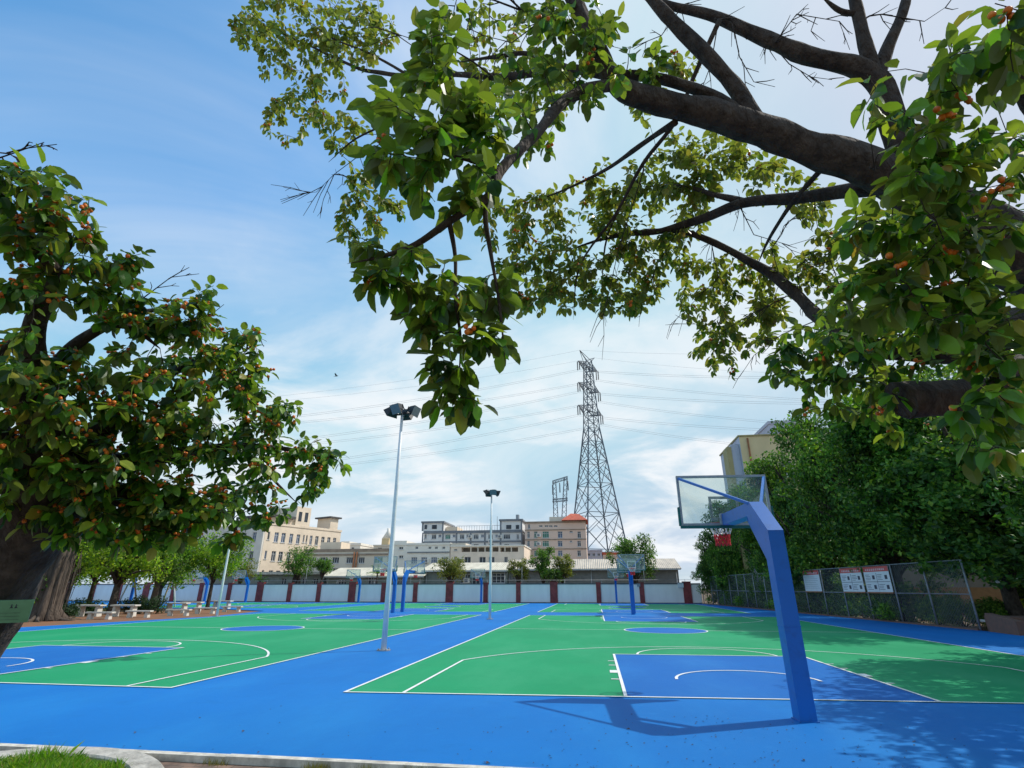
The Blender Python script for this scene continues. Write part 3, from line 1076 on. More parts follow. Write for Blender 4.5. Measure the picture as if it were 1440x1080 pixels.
class Bld:
    """a building whose front runs from A (left as seen from the courts) to B; windows are real recesses with frame and pane"""
    def __init__(self, name, label, A, B, depth, z1, wall, cat='building', group=None, side=None):
        self.A, self.B = Vector((A[0], A[1], 0)), Vector((B[0], B[1], 0))
        self.root = thing(name, label, cat, self.A, group=group)
        self.u = (self.B - self.A)
        self.L = self.u.length
        self.u /= self.L
        self.n = Vector((self.u.y, -self.u.x, 0))        # outward
        self.depth, self.z1, self.wall, self.side = depth, z1, wall, side or wall
        self.op, self.win = [], []

    def P(self, u, z, out=0.0):
        return self.A + self.u * u + self.n * out + Vector((0, 0, z))

    def uv(self, px, py, out=0.0):
        d = ray(px, py)
        o = Vector((0, 0, EYE))
        t = ((self.A + self.n * out) - o).dot(self.n) / d.dot(self.n)
        p = o + d * t
        return (p - self.A).dot(self.u), p.z

    def w(self, x0, y0, x1, y1, pane='pane', bars=1, hb=0, open_=False, sill=True):
        u0, za = self.uv(x0, (y0 + y1) / 2)
        u1, _ = self.uv(x1, (y0 + y1) / 2)
        _, zt = self.uv((x0 + x1) / 2, y0)
        _, zb = self.uv((x0 + x1) / 2, y1)
        self.wr(u0, u1, zb, zt, pane, bars, hb, open_, sill)

    def wr(self, u0, u1, z0, z1, pane='pane', bars=1, hb=0, open_=False, sill=True):
        u0, u1 = max(u0, .05), min(u1, self.L - .05)
        if u1 - u0 < .1:
            return
        self.op.append((u0, u1, z0, z1))
        self.win.append((u0, u1, z0, z1, pane, bars, hb, open_, sill))

    def finish(self, roof=None, parapet=0.35, parapet_mat=None, rec=.22):
        o = self.A
        m = MB(o)
        us = sorted(set([0.0, self.L] + [round(q, 4) for a in self.op for q in a[:2]]))
        zs = sorted(set([-.3, self.z1] + [round(q, 4) for a in self.op for q in a[2:4]]))
        for i in range(len(us) - 1):
            for j in range(len(zs) - 1):
                uc, zc = (us[i] + us[i + 1]) / 2, (zs[j] + zs[j + 1]) / 2
                if any(a[0] < uc < a[1] and a[2] < zc < a[3] for a in self.op):
                    continue
                m.face([self.P(us[i], zs[j]), self.P(us[i + 1], zs[j]), self.P(us[i + 1], zs[j + 1]), self.P(us[i], zs[j + 1])])
        for (a, b, c, d, *_r) in self.win:
            r = -(1.6 if _r[3] else rec)
            q = [(a, c), (b, c), (b, d), (a, d)]
            for k in range(4):
                s, e = q[k], q[(k + 1) % 4]
                m.face([self.P(*s), self.P(*s, r), self.P(*e, r), self.P(*e)])
            if _r[3]:
                m.face([self.P(a, c, r), self.P(b, c, r), self.P(b, d, r), self.P(a, d, r)], 1)
        D, L, Z = -self.depth, self.L, self.z1
        for (p, q) in (((L, 0), (L, D)), ((L, D), (0, D)), ((0, D), (0, 0))):
            m.face([self.P(p[0], -.3, p[1]), self.P(q[0], -.3, q[1]), self.P(q[0], Z, q[1]), self.P(p[0], Z, p[1])], 2)
        m.build('wall', [self.wall, M['recess'], self.side], self.root)
        pm_ = parapet_mat or self.wall
        r = MB(o)
        r.face([self.P(0, Z, 0), self.P(L, Z, 0), self.P(L, Z, D), self.P(0, Z, D)])
        ro = r.build('roof', M['recess'] if roof is None else roof, self.root)
        if parapet:
            q = MB(o)
            t = .12
            for (u0, u1, o0, o1) in ((-t, L + t, -t, t), (-t, L + t, D - t, D + t), (-t, t, D + t, -t), (L - t, L + t, D + t, -t)):
                q.hexa([self.P(u0, Z + .003, o1), self.P(u1, Z + .003, o1), self.P(u1, Z + .003, o0), self.P(u0, Z + .003, o0),
                        self.P(u0, Z + parapet, o1), self.P(u1, Z + parapet, o1), self.P(u1, Z + parapet, o0), self.P(u0, Z + parapet, o0)])
            q.build('parapet', pm_, self.root)
        for (a, b, c, d, pane, bars, hb, op, sill) in self.win:
            if op:
                continue
            f = MB(o)
            t, r0, r1 = .07, -rec + .02, -rec + .10

            def bar(x0, x1, y0, y1, f=f):
                f.hexa([self.P(x0, y0, r1), self.P(x1, y0, r1), self.P(x1, y0, r0), self.P(x0, y0, r0),
                        self.P(x0, y1, r1), self.P(x1, y1, r1), self.P(x1, y1, r0), self.P(x0, y1, r0)])
            bar(a, b, c, c + t)
            bar(a, b, d - t, d)
            bar(a, a + t, c + t, d - t)
            bar(b - t, b, c + t, d - t)
            for k in range(bars):
                x = a + (b - a) * (k + 1) / (bars + 1)
                bar(x - t / 2, x + t / 2, c + t, d - t)
            for k in range(hb):
                z = d - (d - c) * .3
                bar(a + t, b - t, z - t / 2, z + t / 2)
            if sill:
                f.hexa([self.P(a - .1, c - .09, .10), self.P(b + .1, c - .09, .10), self.P(b + .1, c - .09, .002), self.P(a - .1, c - .09, .002),
                        self.P(a - .1, c - .003, .10), self.P(b + .1, c - .003, .10), self.P(b + .1, c - .003, .002), self.P(a - .1, c - .003, .002)])
            if bars and not hb == 9 and b - a > .9 and AC.random() < .30:
                ac = MB(o)
                x0 = a - 1.15 if AC.random() < .5 and a > 1.4 else a + .1
                z0 = c - .75 if x0 > a else c + .2
                ac.hexa([self.P(x0, z0, .40), self.P(x0 + .85, z0, .40), self.P(x0 + .85, z0, .05), self.P(x0, z0, .05),
                         self.P(x0, z0 + .6, .40), self.P(x0 + .85, z0 + .6, .40), self.P(x0 + .85, z0 + .6, .05), self.P(x0, z0 + .6, .05)])
                aco = ac.build('air_conditioner', M['whiter'], self.root)
                gr = MB(o)
                gr.face([self.P(x0 + .12, z0 + .08, .404), self.P(x0 + .6, z0 + .08, .404), self.P(x0 + .6, z0 + .52, .404), self.P(x0 + .12, z0 + .52, .404)])
                gr.build('grille', M['trim'], aco)
            fo = f.build('window', M['wframe'], self.root)
            p = MB(o)
            p.face([self.P(a, c, -rec + .05), self.P(b, c, -rec + .05), self.P(b, d, -rec + .05), self.P(a, d, -rec + .05)])
            p.build('pane', M[pane], fo)
        return self

    def block(self, name, u0, u1, z0, z1, o0, o1, mat):
        """a box on the building: u range, z range, outward range"""
        m = MB(self.A)
        m.hexa([self.P(u0, z0, o1), self.P(u1, z0, o1), self.P(u1, z0, o0), self.P(u0, z0, o0),
                self.P(u0, z1, o1), self.P(u1, z1, o1), self.P(u1, z1, o0), self.P(u0, z1, o0)])
        return m.build(name, mat, self.root)


def X(px, Y, py=785):
    return at(px, py, Y).x


def Z(px, py, Y):
    return at(px, py, Y).z


# left cream block: sunlit front recedes to the right, end turned to us greyed for its shade
yl, yr = 92.0, 108.0
b = Bld('apartment_block', 'long cream apartment block at left with rows of windows and stepped roof tower', (X(367, yl), yl), (X(475.5, yr), yr), 28, 0, M['cream'])
b.z1 = b.uv(420, 742)[1]
b.side = M['creamshade']
rows = [(-7.0, -9.6), (-17.5, -20.2), (-28.0, -30.6), (-38.0, -40.5)]
H = b.z1
nfl, fh = 4, 3.35
fz = [H - 3.0 - k * fh for k in range(5)]
du = [(.035, .06), (.115, .165), (.20, .25), (.30, .345), (.39, .435), (.475, .495), (.515, .535), (.565, .60), (.64, .685), (.725, .77), (.81, .855), (.895, .94)]
for k, z in enumerate(fz):
    for (a, c) in du:
        if z > 2:
            narrow = c - a < .03
            b.wr(a * b.L, c * b.L, z + (.3 if narrow else 0), z + 1.75, random.choice(['pane', 'pane', 'paneblue']), 0 if narrow else 1, 0 if narrow else 1)
b.finish(parapet=.4)
zt = b.uv(426, 713)[1]
u0, u1 = b.uv(416, 730)[0], b.uv(436, 730)[0]
b.block('stair_tower', u0, u1, H + .41, zt, -7, .05, M['cream'])
for uu in (.28, .72):
    m = b.block('tower_window', u0 + (u1 - u0) * (uu - .12), u0 + (u1 - u0) * (uu + .10), H + 1.2, H + 3.0, .051, .09, M['pane'])
zl = b.uv(378, 722)[1]
b.block('roof_storey', .5, u0 - .01, H + .41, zl - .5, -9, -.4, M['cream'])
b.block('awning', -.3, u0 - .3, zl - .499, zl - .1, -9.5, .5, M['coping'])
u2, u3 = b.uv(463, 747)[0], b.uv(474, 747)[0]
b.block('roof_box', u2, u3, H + .41, H + 2.6, -4, .05, M['cream'])
b.block('roof_box_slab', u2 - .5, u3 + .5, H + 2.601, H + 2.9, -4.4, .5, M['coping'])
# the shaded end wall of the same block, with its own windows
cream = b
eL = 28.0
back = -b.n
A2, B2 = b.A + back * eL + b.u * -.32, b.A + back * .02 + b.u * -.32
e = Bld('end', 'end', (A2.x, A2.y), (B2.x, B2.y), .30, H - .05, M['creamshade'])
for k, z in enumerate(fz):
    for a in (.10, .27, .44, .61, .78, .92):
        if z > 2:
            e.wr(a * e.L - 1.0, a * e.L + (1.0 if a < .9 else .2), z, z + 1.7, random.choice(['pane', 'paneblue']), 1, 1)
e.finish(parapet=0, rec=.2)
for ch in list(e.root.children):
    ch.parent = cream.root
    ch.location = e.A - cream.A
    if ch.name.startswith('wall'):
        ch.name = 'end_wall'
bpy.data.objects.remove(e.root)

# white flat roofed long annex under it (left)
Y = 77.0
b = Bld('annex', 'low flat roofed annex with a bright roof edge in front of the cream apartment block', (X(300, Y), Y), (X(458, Y), Y), 9, Z(400, 808, Y), M['wallsheet2'])
for px in (395, 412, 424, 440, 452):
    b.w(px, 813, px + 7, 824, 'pane', 1, 0)
b.finish(parapet=0)
b.block('roof_edge', -.4, b.L + .4, b.z1 + .003, b.z1 + .38, -9.3, .5, M['kerb'])


def shed(label, pxl, pxr, Y, eave_py, ridge_py, roof, wall, windows=(), doors=()):
    A, B_ = (X(pxl, Y, 815), Y), (X(pxr, Y, 815), Y)
    ze = Z((pxl + pxr) / 2, eave_py, Y)
    b = Bld('shed', label, A, B_, 10, ze - .02, wall)
    for wv in windows:
        b.w(*wv, pane='pane', bars=2, hb=1)
    zr = Z((pxl + pxr) / 2, ridge_py, Y + 5)
    b.finish(parapet=0)
    r = MB(b.A)
    L = b.L
    t = .08
    for s in ((.5, -5.0), (-10.5, -5.0)):
        o0, o1 = s
        za = ze - .05 if True else ze
        q0 = [(-.4, za, o0), (L + .4, za, o0), (L + .4, zr, o1), (-.4, zr, o1)]
        lo = [b.P(u, z, o) for u, z, o in q0]
        hi = [p + Vector((0, 0, t)) for p in lo]
        r.hexa(lo + hi)
    r.build('sheet_roof', roof, b.root)
    g = MB(b.A)
    for uu in (0.0, L):
        g.face([b.P(uu, ze - .03, 0), b.P(uu, ze - .03, -10), b.P(uu, zr - .02, -5)])
    g.build('gable', wall, b.root)
    pp = MB(b.A)
    pp.beam(b.P(-.3, ze - .12, .56), b.P(L + .3, ze - .12, .56), .12, .14)
    for uu in (.3, L * .5, L - .3):
        pp.tube([b.P(uu, -.2, .12), b.P(uu, ze - .2, .12)], .05, 6)
    pp.build('gutter', M['wframe'], b.root)
    return b


shed('low shed with a cream sheet roof behind the left half of the end wall', 459, 594, 76.0, 810, 799, M['roofsheet'], M['wallsheet2'], [(475, 815, 487, 825), (517, 812, 531, 823), (559, 814, 568, 823)])
shed('shed with a pale roof and barred windows behind the slim middle light pole', 597, 713, 77.0, 802, 792, M['roofsheet'], M['wallsheet2'], [(648, 808, 662, 820), (664, 806, 680, 822), (692, 806, 710, 820)])
shed('long shed with a beige roof and ribbed grey wall behind the right courts', 714, 955, 78.0, 800, 787, M['roofsheet2'], M['wallsheet'])

# beige two storey factory
Y = 94.0
b = Bld('factory_building', 'beige two storey building with an orange pipe behind the cream roofed shed', (X(428, Y), Y), (X(545, Y), Y), 12, Z(480, 776, Y), M['beige'])
for (a, c, p) in ((450, 460, 'pane'), (467, 476.5, 'pane'), (487, 496, 'pane'), (504, 512.5, 'pane'), (526, 538, 'panegreen'), (432, 441, 'pane')):
    b.w(a, 783.5, c, 792, p, 2, 0)
for (a, c) in ((467, 475), (450, 458), (490, 497)):
    b.w(a, 799, c, 806, 'pane', 1, 0)
b.finish(parapet=.5, parapet_mat=M['browntrim'])
b.block('band', -.1, b.L + .1, b.z1 - .62, b.z1 - .34, .003, .2, M['browntrim'])
u = b.uv(500, 790)[0]
m = MB(b.A)
for d in (-.25, .25):
    m.tube([b.P(u + d, .2, .3), b.P(u + d, b.z1 - .1, .3)], .16, 7)
m.build('pipe', M['rust'], b.root)
ua, ub = b.uv(446, 770)[0], b.uv(475, 770)[0]
b.block('roof_room', ua, ub, b.z1 + .51, Z(460, 763, Y + 2), -5, -1.2, M['cream'])

# grey-white building left of the beige-pink one
b = Bld('factory_building', 'plain white building with small high windows, right of the tall light pole', (X(553, Y), Y), (X(632, Y), Y), 12, Z(600, 766.5, Y), M['whiter'])
for a in (584, 602.5, 611.5, 622):
    b.w(a, 767.8 if a == 0 else 768.5, a + 4, 772.2, 'pane', 1, 0, sill=False)
for a in (578, 592, 606, 621):
    b.w(a, 783.5, a + 8.5, 793, random.choice(['pane', 'paneblue']), 2, 1)
b.w(561, 769, 567, 772.5, 'pane', 1, 0)
b.w(561, 781, 567, 785, 'pane', 1, 0)
b.finish(parapet=.35)
b.block('ledge', b.uv(573, 777)[0], b.L, b.uv(600, 777.5)[1], b.uv(600, 776)[1], .003, .18, M['trim'])
b.block('head_house', 0, b.uv(572, 765)[0], b.z1 + .36, Z(562, 760.5, Y), -8, .04, M['whiter'])

# beige-peach building with open top terrace
b = Bld('factory_building', 'peach building with an open roofed terrace on its top floor', (X(633, Y), Y), (X(737, Y), Y), 12, Z(680, 768.5, Y), M['peach'])
b.w(649, 769.6, 701, 776, open_=True)
b.w(703.5, 769.6, 728.5, 776, open_=True)
for (a, c) in ((653, 662), (674, 683), (687, 695.5), (709, 714), (638.5, 643)):
    b.w(a, 783 if a != 638.5 else 782.5, c, 792 if a != 638.5 else 785.5, 'pane', 1, 0)
b.w(638.5, 772, 643, 774.5, 'pane', 1, 0)
b.finish(parapet=.22, parapet_mat=M['whiter'])
b.block('head_house', 0, b.uv(655, 766)[0], b.z1 + .23, Z(645, 764, Y), -6, .05, M['beige'])
m = MB(b.A)
for px in (662, 672, 682, 692, 710, 719):
    u = b.uv(px, 775)[0]
    m.beam(b.P(u, b.uv(680, 775.9)[1], -.1), b.P(u, b.z1 - .1, -.1), .18)
m.build('terrace_posts', M['beige'], b.root)

# grey tiled block behind with dark trim lines
Y = 112.0
b = Bld('apartment_block', 'pale grey tiled block with dark trim lines and towers at both ends', (X(594.5, Y), Y), (X(734, Y), Y), 14, Z(660, 748, Y), M['greywhite'], side=M['trim'])
for (a, c, p) in ((596.5, 600, 'pane'), (607, 613.5, 'pane'), (626, 633.5, 'panegreen'), (646.5, 653, 'pane'), (666, 673, 'pane'), (686.5, 693, 'pane'), (708, 717.5, 'pane'), (726.5, 730, 'pane')):
    b.w(a, 751.5, c, 758, p, 2, 1)
for a in (616.5, 636.5, 656, 676.5, 696.5):
    b.w(a, 751.5, a + 4, 755.5, 'paneblue', 1, 0)
for a in (597, 608, 627, 647, 666, 687, 709):
    b.w(a, 765, a + 7, 771, 'pane', 2, 1)
b.finish(parapet=.3, parapet_mat=M['trim'])
H = b.z1
for nm, x0, x1, py, wins in (('end_tower', 594.5, 623, 735.5, ((597, 600.8), (607.5, 614.5))), ('end_tower', 704, 733.5, 732.5, ((712, 719), (725.5, 730)))):
    u0, u1 = b.uv(x0, 740)[0], b.uv(x1, 740)[0]
    z1 = Z((x0 + x1) / 2, py, Y)
    t_ = b.block(nm, u0, u1, H + .31, z1, -9, .03, M['greywhite'])
    for wa, wc in wins:
        ua, za = b.uv(wa, 744)
        uc, zc = b.uv(wc, 738.2)
        b.block('tower_window', ua, uc, za, zc, .031, .10, M['pane'])
    b.block('tower_cap', u0 - .3, u1 + .3, z1 + .001, z1 + .35, -9.3, .35, M['trim'])
    for uu in (u0, u1):
        b.block('trim', uu - .15, uu + .15, H + .31, z1, .031, .14, M['trim'])
b.block('sunlit_tower_side', b.uv(624, 742)[0], b.uv(640, 742)[0], H + .31, Z(630, 739.5, Y), -7, -2.0, M['cream'])  # sun put into the colour: cream stands for the left tower's lit side
for px in (594.6, 623, 642, 662, 682, 704, 733.8):
    u = b.uv(px, 755)[0]
    b.block('trim', u - .15, u + .15, 0, H - .01, .002, .13, M['trim'])
for py in (748.6, 762):
    z = b.uv(660, py)[1]
    b.block('trim', -.1, b.L + .1, z - .16, z + .16, .131, .2, M['trim'])
m = MB(b.A)
for k in range(18):
    u = b.uv(642, 745)[0] + k * (b.uv(703, 745)[0] - b.uv(642, 745)[0]) / 17
    m.tube([b.P(u, H + .3, -.05), b.P(u, H + 1.25, -.05)], .03, 5)
m.tube([b.P(b.uv(642, 745)[0], H + 1.25, -.05), b.P(b.uv(703, 745)[0], H + 1.25, -.05)], .035, 5)
for px, hgt in ((690, 2.6), (698, 3.2), (706, 2.4)):
    u = b.uv(px, 742)[0]
    m.tube([b.P(u, H + .3, -1), b.P(u, H + hgt, -1)], .05, 5)
m.build('roof_railing', M['trim'], b.root)
b.block('water_tank', b.uv(723, 730)[0], b.uv(727, 730)[0], z1 + .36, z1 + 1.6, -4, -2.6, M['grey'])

# pink block with the red hip roof
Y = 106.0
b = Bld('apartment_block', 'pink tiled block with a red hipped roof over its right corner', (X(738.5, Y), Y), (X(825.5, Y), Y), 13, Z(780, 735.5, Y), M['pink'])
for i, (y0, y1) in enumerate(((747.5, 756.5), (760.5, 768.5), (774, 782))):
    for (a, c, p) in ((741.5, 745, 'pane'), (751, 756, 'panegreen'), (763, 772, 'panegreen'), (784.5, 791, 'paneblue'), (812, 817, 'pane')):
        b.w(a, y0 - (0 if i else .3), c, y1, p, 1 if c - a < 7 else 2, 1)
b.w(742.5, 737, 745.5, 743.5, 'pane', 1, 0)
for a in (758, 766, 772, 779):
    b.w(a, 738.5, a + 5, 741, 'pane', 1, 0, sill=False)
b.w(801, 746.5, 805.5, 749, 'pane', 1, 0)
b.w(801, 760, 804.5, 762.5, 'pane', 1, 0)
b.finish(parapet=.35, parapet_mat=M['browntrim'])
H = b.z1
u0, u1 = b.uv(797, 733)[0], b.uv(819, 733)[0]
za, zb = Z(806, 732, Y), Z(806, 724, Y)
b.block('corner_room', u0, u1, H + .36, za, -6.5, .04, M['lav'])
m = MB(b.A)
q = [b.P(u0 - 1.0, za + .01, 1.0), b.P(u1 + 1.0, za + .01, 1.0), b.P(u1 + 1.0, za + .01, -7.5), b.P(u0 - 1.0, za + .01, -7.5)]
r0, r1 = b.P((u0 + u1) / 2 - .8, zb + .6, -2.6), b.P((u0 + u1) / 2 + .8, zb + .6, -3.6)
m.face([q[0], q[1], r1, r0]); m.face([q[1], q[2], r1]); m.face([q[2], q[3], r0, r1]); m.face([q[3], q[0], r0]); m.face(q[::-1])
m.build('hip_roof', M['redroof'], b.root)
b.block('roof_canopy', b.uv(772, 733)[0], u0 - .2, H + .36, H + 1.3, -6, -1, M['beige'])
for py in (745, 758.6, 772):
    z = b.uv(780, py)[1]
    b.block('band', -.05, b.L + .05, z - .09, z + .09, .003, .1, M['browntrim'])

# small far roofs and the yellow-topped water tower
Y = 118.0
b = Bld('house', 'small white house with a flat roof right of the cream apartment block', (X(476, Y), Y), (X(505, Y), Y), 9, Z(490, 767, Y), M['whiter'])
b.w(480, 769, 484, 772.5, 'pane', 1); b.w(494, 769.5, 498, 772.5, 'pane', 1)
b.finish(parapet=.5)
b.block('roof_room', b.uv(478, 764)[0], b.uv(490, 764)[0], b.z1 + .51, Z(484, 761, Y), -5, -.5, M['whiter'])
b = Bld('house', 'distant tower house with a white cone roof just left of the tall light pole', (X(524, Y), Y), (X(547, Y), Y), 8, Z(535, 768, Y), M['beige'])
b.w(531, 770, 537, 774, 'pane', 1)
b.finish(parapet=.3)
u0, u1 = b.uv(536, 762)[0], b.uv(546, 762)[0]
zt = Z(541, 757, Y)
b.block('yellow_room', u0, u1, b.z1 + .31, zt, -3, -.3, M['yellow'])
m = MB(b.A)
c = b.P((u0 + u1) / 2, 0, -1.65)
m.tube([c + Vector((0, 0, zt + .01)), c + Vector((0, 0, Z(541, 746, Y))), c + Vector((0, 0, Z(541, 742, Y)))], [1.3, .3, .28], 12)
m.build('cone_roof', M['whiter'], b.root)
Y = 125.0
b = Bld('house', 'low grey house under the legs of the big pylon', (X(822, Y), Y), (X(847, Y), Y), 8, Z(830, 775, Y), M['lav'])
for a in (826, 833, 840):
    b.w(a, 778, a + 4, 782, 'pane', 1)
b.finish(parapet=.3)
b = Bld('house', 'small reddish house right of the grey house under the big pylon', (X(848, Y), Y), (X(871, Y), Y), 8, Z(850, 780, Y), M['pink'])
b.w(852, 783, 857, 787, 'pane', 1)
b.finish(parapet=.5, parapet_mat=M['redroof'])

# tall pale yellow building on the right, mostly behind the dark trees
Y = 58.0
xa, xb = 16.2, 27.0
b = Bld('tower_building', 'tall pale yellow building rising behind the dark trees on the right', (xa, Y), (xb, Y), 9, Z(1042, 614, Y), M['yellow'], side=M['lav'])
for zz in (5.5, 9.0, 12.5):
    for uu in (3.5, 6.5, 9.0):
        b.wr(uu, uu + 1.4, zz, zz + 1.6, 'pane', 1, 1)
b.finish(parapet=.15, parapet_mat=M['olive'])
u = b.uv(1048, 640)[0]
b.block('downpipe', .75, .9, 0, b.z1 - .2, .002, .14, M['rust'])
b.block('corner_wing', -.85, -.02, 0, b.z1 - .7, -2.4, -.5, M['lav'])
b.block('corner_pier', -1.35, -.86, 0, b.z1 - 1.0, -2.2, -.4, M['olive'])
Y = 70.0
b = Bld('tower_building', 'pale lavender roof of a building showing over the dark trees at right', (X(1082, Y, 600), Y), (X(1130, Y, 600), Y), 9, Z(1095, 596, Y), M['lav'])
b.wr(1.0, 2.2, b.z1 - 3, b.z1 - 1.6, 'pane', 1)
b.finish(parapet=.4)

# tan single storey building behind the fence on the right
Y = 46.0
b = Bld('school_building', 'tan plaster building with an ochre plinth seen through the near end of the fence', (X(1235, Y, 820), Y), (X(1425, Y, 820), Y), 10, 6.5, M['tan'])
b.w(1355, 778, 1378, 801, 'pane', 2, 1)
b.w(1288, 780, 1310, 801, 'pane', 2, 1)
b.finish(parapet=.4)
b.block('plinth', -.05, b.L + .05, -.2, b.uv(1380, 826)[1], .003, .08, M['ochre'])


# ------------------------------------------------------------------ pylons and power lines
PY_Y = 150.0
pb = at(842, 785, PY_Y)
PC = Vector((pb.x, PY_Y, 0))
PROT = R(58)


def lattice_pylon():
    t = thing('transmission_pylon', 'tall grey lattice pylon with three cross arms behind the pink block', 'pylon', PC)
    top = Z(822, 508, PY_Y)
    waist = Z(831, 604, PY_Y)
    base_hw, waist_hw, top_hw = 7.0, 1.75, 0.9
    rot = Matrix.Rotation(PROT - R(45) + R(12), 4, 'Z')

    def hw(z):
        if z < waist:
            return base_hw + (waist_hw - base_hw) * z / waist
        return waist_hw + (top_hw - waist_hw) * (z - waist) / (top - waist)

    def corner(k, z):
        s = ((1, 1), (-1, 1), (-1, -1), (1, -1))[k % 4]
        return rot @ Vector((s[0] * hw(z), s[1] * hw(z), z))
    legs = []
    for k in range(4):
        m = MB()
        m.beam(corner(k, 0), corner(k, waist), .36)
        m.beam(corner(k, waist), corner(k, top), .26)
        m.build('leg', M['pylon'], t)
    br = MB()
    zs = [0, 11, 20.5, 28.5, 35, 40.5]
    zs = [z * waist / 44.5 for z in zs] + [waist]
    z = waist
    zz = list(zs)
    while z < top - 1:
        z += (top - waist) / 9
        zz.append(min(z, top))
    for i in range(len(zz) - 1):
        a, b_ = zz[i], zz[i + 1]
        wdt = .15 if a < waist else .12
        for k in range(4):
            br.beam(corner(k, a), corner(k + 1, b_), wdt)
            br.beam(corner(k + 1, a), corner(k, b_), wdt)
            if i:
                br.beam(corner(k, a), corner(k + 1, a), wdt)
            if i < 5:                                   # redundant members of the wide lower panels
                m0 = (corner(k, a) + corner(k + 1, a)) / 2
                c = (corner(k, a) + corner(k + 1, a) + corner(k, b_) + corner(k + 1, b_)) / 4
                for q in (k, k + 1):
                    br.beam((corner(q, a) * .5 + corner(q, b_) * .5), (corner(q, a) + c) / 2, .1)
                    br.beam((corner(q, a) * .5 + corner(q, b_) * .5), (corner(q, b_) + c) / 2, .1)
    br.build('bracing', M['pylon'], t)
    ax = Vector((math.cos(PROT), math.sin(PROT), 0))
    sd = Vector((-ax.y, ax.x, 0))
    tips = []
    arms = [(Z(822, 518, PY_Y), 5.4), (Z(824, 548, PY_Y), 5.8), (Z(828, 580, PY_Y), 6.4)]
    for z, half in arms:
        for s in (-1, 1):
            m = MB()
            tip = ax * s * half + Vector((0, 0, z + .6))
            h = hw(z)
            for q in (-1, 1):
                lo = ax * s * h * .8 + sd * q * h + Vector((0, 0, z - .6))
                hi = ax * s * h * .8 + sd * q * h + Vector((0, 0, z + 1.5))
                m.beam(lo, tip, .17)
                m.beam(hi, tip, .17)
                for j in range(1, 5):
                    f0, f1 = j / 5, (j - .5) / 5
                    m.beam(lo.lerp(tip, f0), hi.lerp(tip, f1), .1)
                    m.beam(lo.lerp(tip, f0), hi.lerp(tip, min(1, f0 + .1)), .1)
            for j in range(5):
                A_, B_ = (ax * s * h * .8 + sd * h + Vector((0, 0, z - .6))).lerp(tip, j / 5), (ax * s * h * .8 - sd * h + Vector((0, 0, z - .6))).lerp(tip, (j + 1) / 5)
                m.beam(A_, B_, .1)
            m.build('cross_arm', M['pylon'], t)
            for dd in (-.35, .35):
                ins = MB()
                p = tip + ax * s * -.15 + sd * dd
                ins.tube([p, p + Vector((0, 0, -2.9))], .11, 6)
                for j in range(9):
                    ins.tube([p + Vector((0, 0, -.3 - j * .28)), p + Vector((0, 0, -.38 - j * .28))], .2, 6)
                ins.build('insulator', M['insul'], t)
            tips.append((s, PC + tip + Vector((0, 0, -3.0))))
    pk = MB()
    zt = Z(829, 497, PY_Y)
    for s in (-1, 1):
        P = ax * s * 4.2 + Vector((0, 0, zt if s > 0 else top + 2.2))
        for k in range(4):
            pk.beam(corner(k, top - .3), P, .13)
        tips.append((s, PC + P))
    pk.build('earth_wire_peak', M['pylon'], t)
    return tips


tips = lattice_pylon()
# conductors: one thing per bundle, running on to the neighbouring towers out of view
ends_l = {0: 196, 1: 224, 2: 260}
k = 0
names = ['top', 'middle', 'bottom']
for i, (s, p) in enumerate(tips):
    lev = i // 2
    for side in (-1, 1):
        if side < 0:
            end = Vector((-175, 118 + 8 * s, p.z - 24 + (6 if s > 0 else 0)))
        else:
            end = Vector((140, 118 + 8 * s, p.z - 16 - (5 if s > 0 else 0)))
        mid = (p + end) / 2 - p
        n = 22
        nm = ['top', 'middle', 'bottom', 'earth wire'][lev]
        kind = 'thin earth wire' if lev == 3 else 'twin power line'
        lab = '%s from the %s %s of the big pylon to the %s' % (kind, nm + ' arm’s' if lev < 3 else 'peak’s', 'left tip' if s < 0 else 'right tip', 'left' if side < 0 else 'right')
        m = MB(p)
        for off in ((-.25, .25) if lev < 3 else (0,)):
            pts = []
            for j in range(n + 1):
                f = j / n
                q = p.lerp(end, f)
                q.z -= 4 * 5.0 * f * (1 - f)
                q.z += off
                pts.append(q)
            m.tube(pts, 0.026 if lev < 3 else .02, 4, cap=False)
        o = m.build('power_line', M['wire'])
        o.location = p
        tag(o, lab.replace('’', "'"), 'power line', 'power lines carried by the big pylon')


